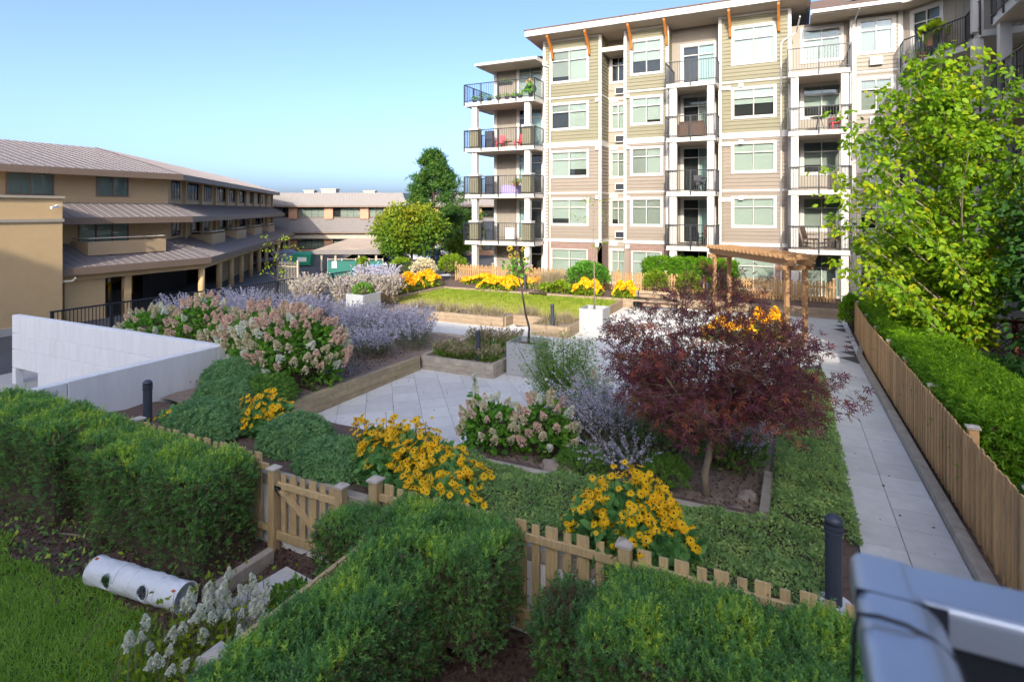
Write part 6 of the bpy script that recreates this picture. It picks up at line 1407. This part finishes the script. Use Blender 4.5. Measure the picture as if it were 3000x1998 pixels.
# ------------------------------------------------------------------ feathery shrub, maple, rocks
fs_ = thing('feathery_shrub', 'feathery green shrub with small white flowers beside the maple', 'shrub', (-4.2, 10.9, .40)); tb = MB(); LP = []; LD = []
for i in range(60):
    a = U(0, 6.28); r = U(.2, 1.0); h = U(.7, 1.5); q = Vector((r*math.cos(a)*1.05, r*math.sin(a)*.8, h)); pts = limb(tb, (0, 0, 0), q, .009, .003, .08, 5)
    for p in pts[1:]:
        for _ in range(34): LP.append((p.x+random.gauss(0, .10), p.y+random.gauss(0, .10), p.z+random.gauss(0, .08))); LD.append((q.x+random.gauss(0, .5), q.y+random.gauss(0, .5), .3+random.gauss(0, .5)))
tb.build('stems', M['twig'], fs_); foliage('foliage', LP, LD, .055, 'sprig', M['fern'], fs_)
P = np.array(LP)[RNG.integers(0, len(LP), 60)]; foliage('flowers', P, rand_dirs(60, .6), .05, 'floret', M['whiteflower'], fs_)
mp = thing('purple_maple', 'purple Japanese maple spreading over the right of the garden', 'tree', (-1.14, 8.65, .50)); tb = MB()
f1 = Vector((.05, .05, .72)); tb.tube([(0, 0, -.1), (-.02, 0, .25), (.03, .03, .5), f1], [.062, .052, .048, .044], 9); cls = []; rs = random.Random(5)
for i in range(13):
    a = i*2.399; R_ = rs.uniform(.6, 1.5); zt = rs.uniform(1.2, 2.3) + .6*(1.5-R_); e = Vector((R_*math.cos(a), R_*math.sin(a)*.85, zt)); pts = limb(tb, f1, e, .026, .006, .12, 8)
    for p in pts[3:]:
        for _ in range(3):
            b = rs.uniform(0, 6.28); l = rs.uniform(.2, .55); q = p + Vector((l*math.cos(b), l*math.sin(b), rs.uniform(-.05, .22))); limb(tb, p, q, .005, .002, .1, 3); cls += [tuple(q), tuple(p.lerp(q, .55))]
for (x, y, z) in ((-.15, .2, 2.75), (.25, -.1, 2.95), (.05, .3, 3.05), (-.5, .1, 2.7), (.7, .3, 2.6), (-1.25, .55, 2.05), (-1.55, .75, 1.95), (1.35, .4, 2.2), (1.6, .2, 1.75), (1.75, .0, 1.5), (-.9, .3, 2.45), (1.0, .1, 2.45), (.45, .5, 2.95), (-.3, -.3, 2.85), (.15, .1, 3.15), (-.7, -.2, 2.55), (.9, -.3, 2.5), (-1.1, -.1, 2.3), (1.25, -.2, 2.25), (.55, .0, 2.8), (-.35, .45, 2.9), (-1.4, .2, 1.75), (-1.0, -.5, 1.9), (1.2, -.5, 1.9)):
    pts = limb(tb, (x*.5, y*.5, z*.62), (x, y, z), .007, .002, .08, 4); cls += [tuple(p) for p in pts[1:]] * 2 + [tuple(pts[2] + Vector((U(-.12, .12), U(-.12, .12), 0)))]
tb.build('trunk', M['barkpale'], mp, smooth=True); cls = np.array(cls); n_per = 14; idx = np.repeat(np.arange(len(cls)), n_per)
P = cls[idx] + RNG.normal(size=(len(idx), 3))*np.array([.15, .15, .055]); ct_ = np.array([0, 0, 1.2]); D = unit((P-ct_)*np.array([1, 1, .3])) + RNG.normal(size=P.shape)*.5 - np.array([0, 0, .25])
tn = np.clip(.32*RNG.random(len(cls))[idx] + .42*RNG.random(len(P)) + .45*(RNG.random(len(cls)) < .10)[idx] + .35*(RNG.random(len(P)) < .04), 0, 1); foliage('crown', P, D, .095*(.65+.6*RNG.random(len(P))), 'star', M['maple'], mp, tn)
def rock(label, x, y, z, sx, sy, sz, m, seed):
    random.seed(seed); bm = bmesh.new(); bmesh.ops.create_icosphere(bm, subdivisions=3, radius=1)
    for v in bm.verts:
        p = v.co; k = 1 + .16*math.sin(p.x*3.1+seed) + .13*math.sin(p.y*4.3+p.z*2+seed*2) + .06*math.sin(p.z*9+p.x*7); v.co = Vector((p.x*sx, p.y*sy, p.z*sz))*k
    me = bpy.data.meshes.new('boulder'); bm.to_mesh(me); bm.free(); me.materials.append(m); o = inst('boulder', me, None, (x, y, z)); return tag(o, label, 'rock')
rock('brown boulder beside the pink hydrangea', -3.25, 8.25, .50, .28, .2, .17, M['rock'], 3); rock('flat pale rock at the maple bed corner', -.85, 8.15, .46, .36, .2, .10, M['rockpale'], 5); rock('dark stone by the maple trunk', -.6, 8.75, .45, .18, .14, .1, M['rock'], 8); rock('grey stone on the soil at the bottom centre', -2.7, 3.5, -.28, .18, .14, .09, M['rock'], 9)
for i, (x, y, rx, nm) in enumerate(((-2.1, 9.8, .7, 'left of the trunk'), (-.95, 9.9, .6, 'behind the trunk'), (-1.7, 8.6, .35, 'at the foot of the trunk'), (-2.9, 8.35, .4, 'behind the large rudbeckia'))): ball('underplanting', 'green underplanting beneath the maple, %s' % nm, (x, y, .42), (0, 0, .22), (rx, rx*.8, .42 if i < 2 else .25), 1500 if i < 2 else 700, .08, 'fern' if i else 'cover', tmpl='sprig', core=i < 2)
# ------------------------------------------------------------------ young trees in the planters
def sapling(name, label, base, pts, r, twigs, leafn, lm):
    t = thing(name, label, 'tree', base); tb = MB(); tb.tube(pts, [r*(1-.6*i/(len(pts)-1)) for i in range(len(pts))], 7); cl = []
    for (i, dx, dy, dz) in twigs:
        p = Vector(pts[i]); q = p + Vector((dx, dy, dz)); pp = limb(tb, p, q, r*.38, r*.10, .08, 5)
        for s_ in (2, 3, 4): e = pp[s_] + Vector((U(-.22, .22), U(-.15, .15), U(.1, .35))); limb(tb, pp[s_], e, r*.16, r*.06, .1, 3); cl.append(tuple(e))
        cl.append(tuple(q))
    tb.build('trunk', M['barkpale' if 'thin' in label else 'twig'], t, smooth=True)
    if leafn: P, D, S, ix = leaf_cloud(np.array(cl), leafn, .07, .10); foliage('crown', P, D, S, 'leaf', M[lm], t, .2+.8*RNG.random(len(P)))
sapling('bare_young_tree', 'bare crooked young tree growing in the grey planter box', (-6.7, 14.7, .74), [(.03, 0, 0), (.06, 0, .5), (-.06, 0, .9), (-.16, 0, 1.5), (-.30, 0, 2.0), (-.36, 0, 2.25)], .038, [(5, -.42, 0, .3), (5, .05, .1, .75), (5, .38, 0, .2), (4, .42, -.1, .35), (5, -.15, .1, .6), (4, .25, .1, .15), (5, .2, 0, .5)], 0, 'lime')
sapling('thin_sapling', 'thin pale sapling with few leaves in the bright planter', (-6.75, 20.8, .74), [(.0, 0, 0), (.02, 0, 1.0), (.0, 0, 2.0), (-.03, 0, 3.0), (.0, 0, 3.7)], .028, [(3, -.6, 0, .5), (3, .5, 0, .6), (4, -.4, .1, .4), (4, .35, 0, .3), (2, .35, 0, .6), (4, .05, 0, .5)], 4, 'lime')
# ------------------------------------------------------------------ big-leaved trees on the right
def spray_tree(label, base, height, c, rad, nb, per, size, lm, tr, tintf, seed, lowlimbs=True):
    rs = random.Random(seed); t = thing('leafy_tree', label, 'tree', base); tb = MB(); tp = limb(tb, (0, 0, 0), (c[0], c[1], height*.93), tr, .015, .03, 10); LP = []; LD = []; LT2 = []
    for i in range(nb):
        f_ = (i+.5)/nb; a = i*2.399 + rs.uniform(-.3, .3); h = c[2]-rad[2] + 2*rad[2]*f_; w = math.sqrt(max(.03, 1-(2*f_-1)**2))*rs.uniform(.65, 1.12)*(1.15-.5*f_); e = Vector((c[0]+rad[0]*w*math.cos(a), c[1]+rad[1]*w*math.sin(a), h + .25*rad[0]*w + rs.uniform(-.2, .3)))
        p = tp[max(1, min(9, int(10*max(.14, (h-.9)/height))))]; pts = limb(tb, p, e, tr*.28, .005, .10, 9); q0 = rs.random()
        for k_, pt_ in enumerate(pts[2:]):
            for _ in range(3):
                b = rs.uniform(0, 6.28); tl_ = rs.uniform(.15, .55); ed = pt_ + Vector((tl_*math.cos(b), tl_*math.sin(b), rs.uniform(-.25, .18))); 
                for u_ in range(per):
                    s_ = pt_.lerp(ed, rs.random()); LP.append((s_.x+rs.gauss(0, .07), s_.y+rs.gauss(0, .07), s_.z+rs.gauss(0, .06))); LD.append((math.cos(b)+rs.gauss(0, .6), math.sin(b)+rs.gauss(0, .6), -.55+rs.gauss(0, .4))); LT2.append(q0)
    tb.build('trunk', M['barkpale' if lm == 'bigleaf' else 'twig'], t, smooth=True); n = len(LP); P = np.array(LP)
    foliage('crown', P, LD, size*(.6+.6*RNG.random(n)), 'ovate', M[lm], t, tintf(P, np.array(LT2))); return t
spray_tree('tall leafy tree in sun, yellow green, right of the pergola', (3.75, 17.0, .1), 8.3, (-.75, 0, 4.9), (2.6, 2.1, 3.1), 72, 9, .15, 'bigleaf', .09, lambda P, q: np.clip(.34 + .38*q + .42*(RNG.random(len(P))-.4) + .15*(RNG.random(len(P)) < .15), 0, 1), 3)
spray_tree('shorter sunlit tree leaning over the bright hedge', (3.75, 18.9, .1), 4.6, (-.6, 0, 2.9), (1.7, 1.5, 1.25), 40, 10, .15, 'bigleaf', .06, lambda P, q: np.clip(.25 + .35*q + .4*(RNG.random(len(P))-.4), 0, 1), 5)
spray_tree('tree at the right edge, its leaves darkened as if shaded', (4.95, 15.6, .1), 6.0, (.1, 0, 3.5), (1.05, 1.3, 2.4), 40, 9, .15, 'bigleafdark', .08, lambda P, q: np.clip(.5*q + .5*RNG.random(len(P)), 0, 1), 7)
hz_ = thing('garden_hose', 'black drip hose looping on the soil at the bottom centre', 'hose', (-3.0, 3.9, -.28)); MB().tube([(-.45, -.6, 0), (-.4, -.2, .01), (-.3, .1, .05), (-.05, .2, .07), (.25, .1, .02), (.5, -.1, .0), (.75, -.35, .0)], .010, 6).build('hose', M['black'], hz_, smooth=True)
sk_ = MB().tube([(-9.9, 4.75, -.28), (-9.5, 4.85, -.26), (-9.2, 4.9, -.28)], .012, 6).build('fallen_stick', M['barkpale']); tag(sk_, 'pale stick lying on the dark soil at the left', 'stick')
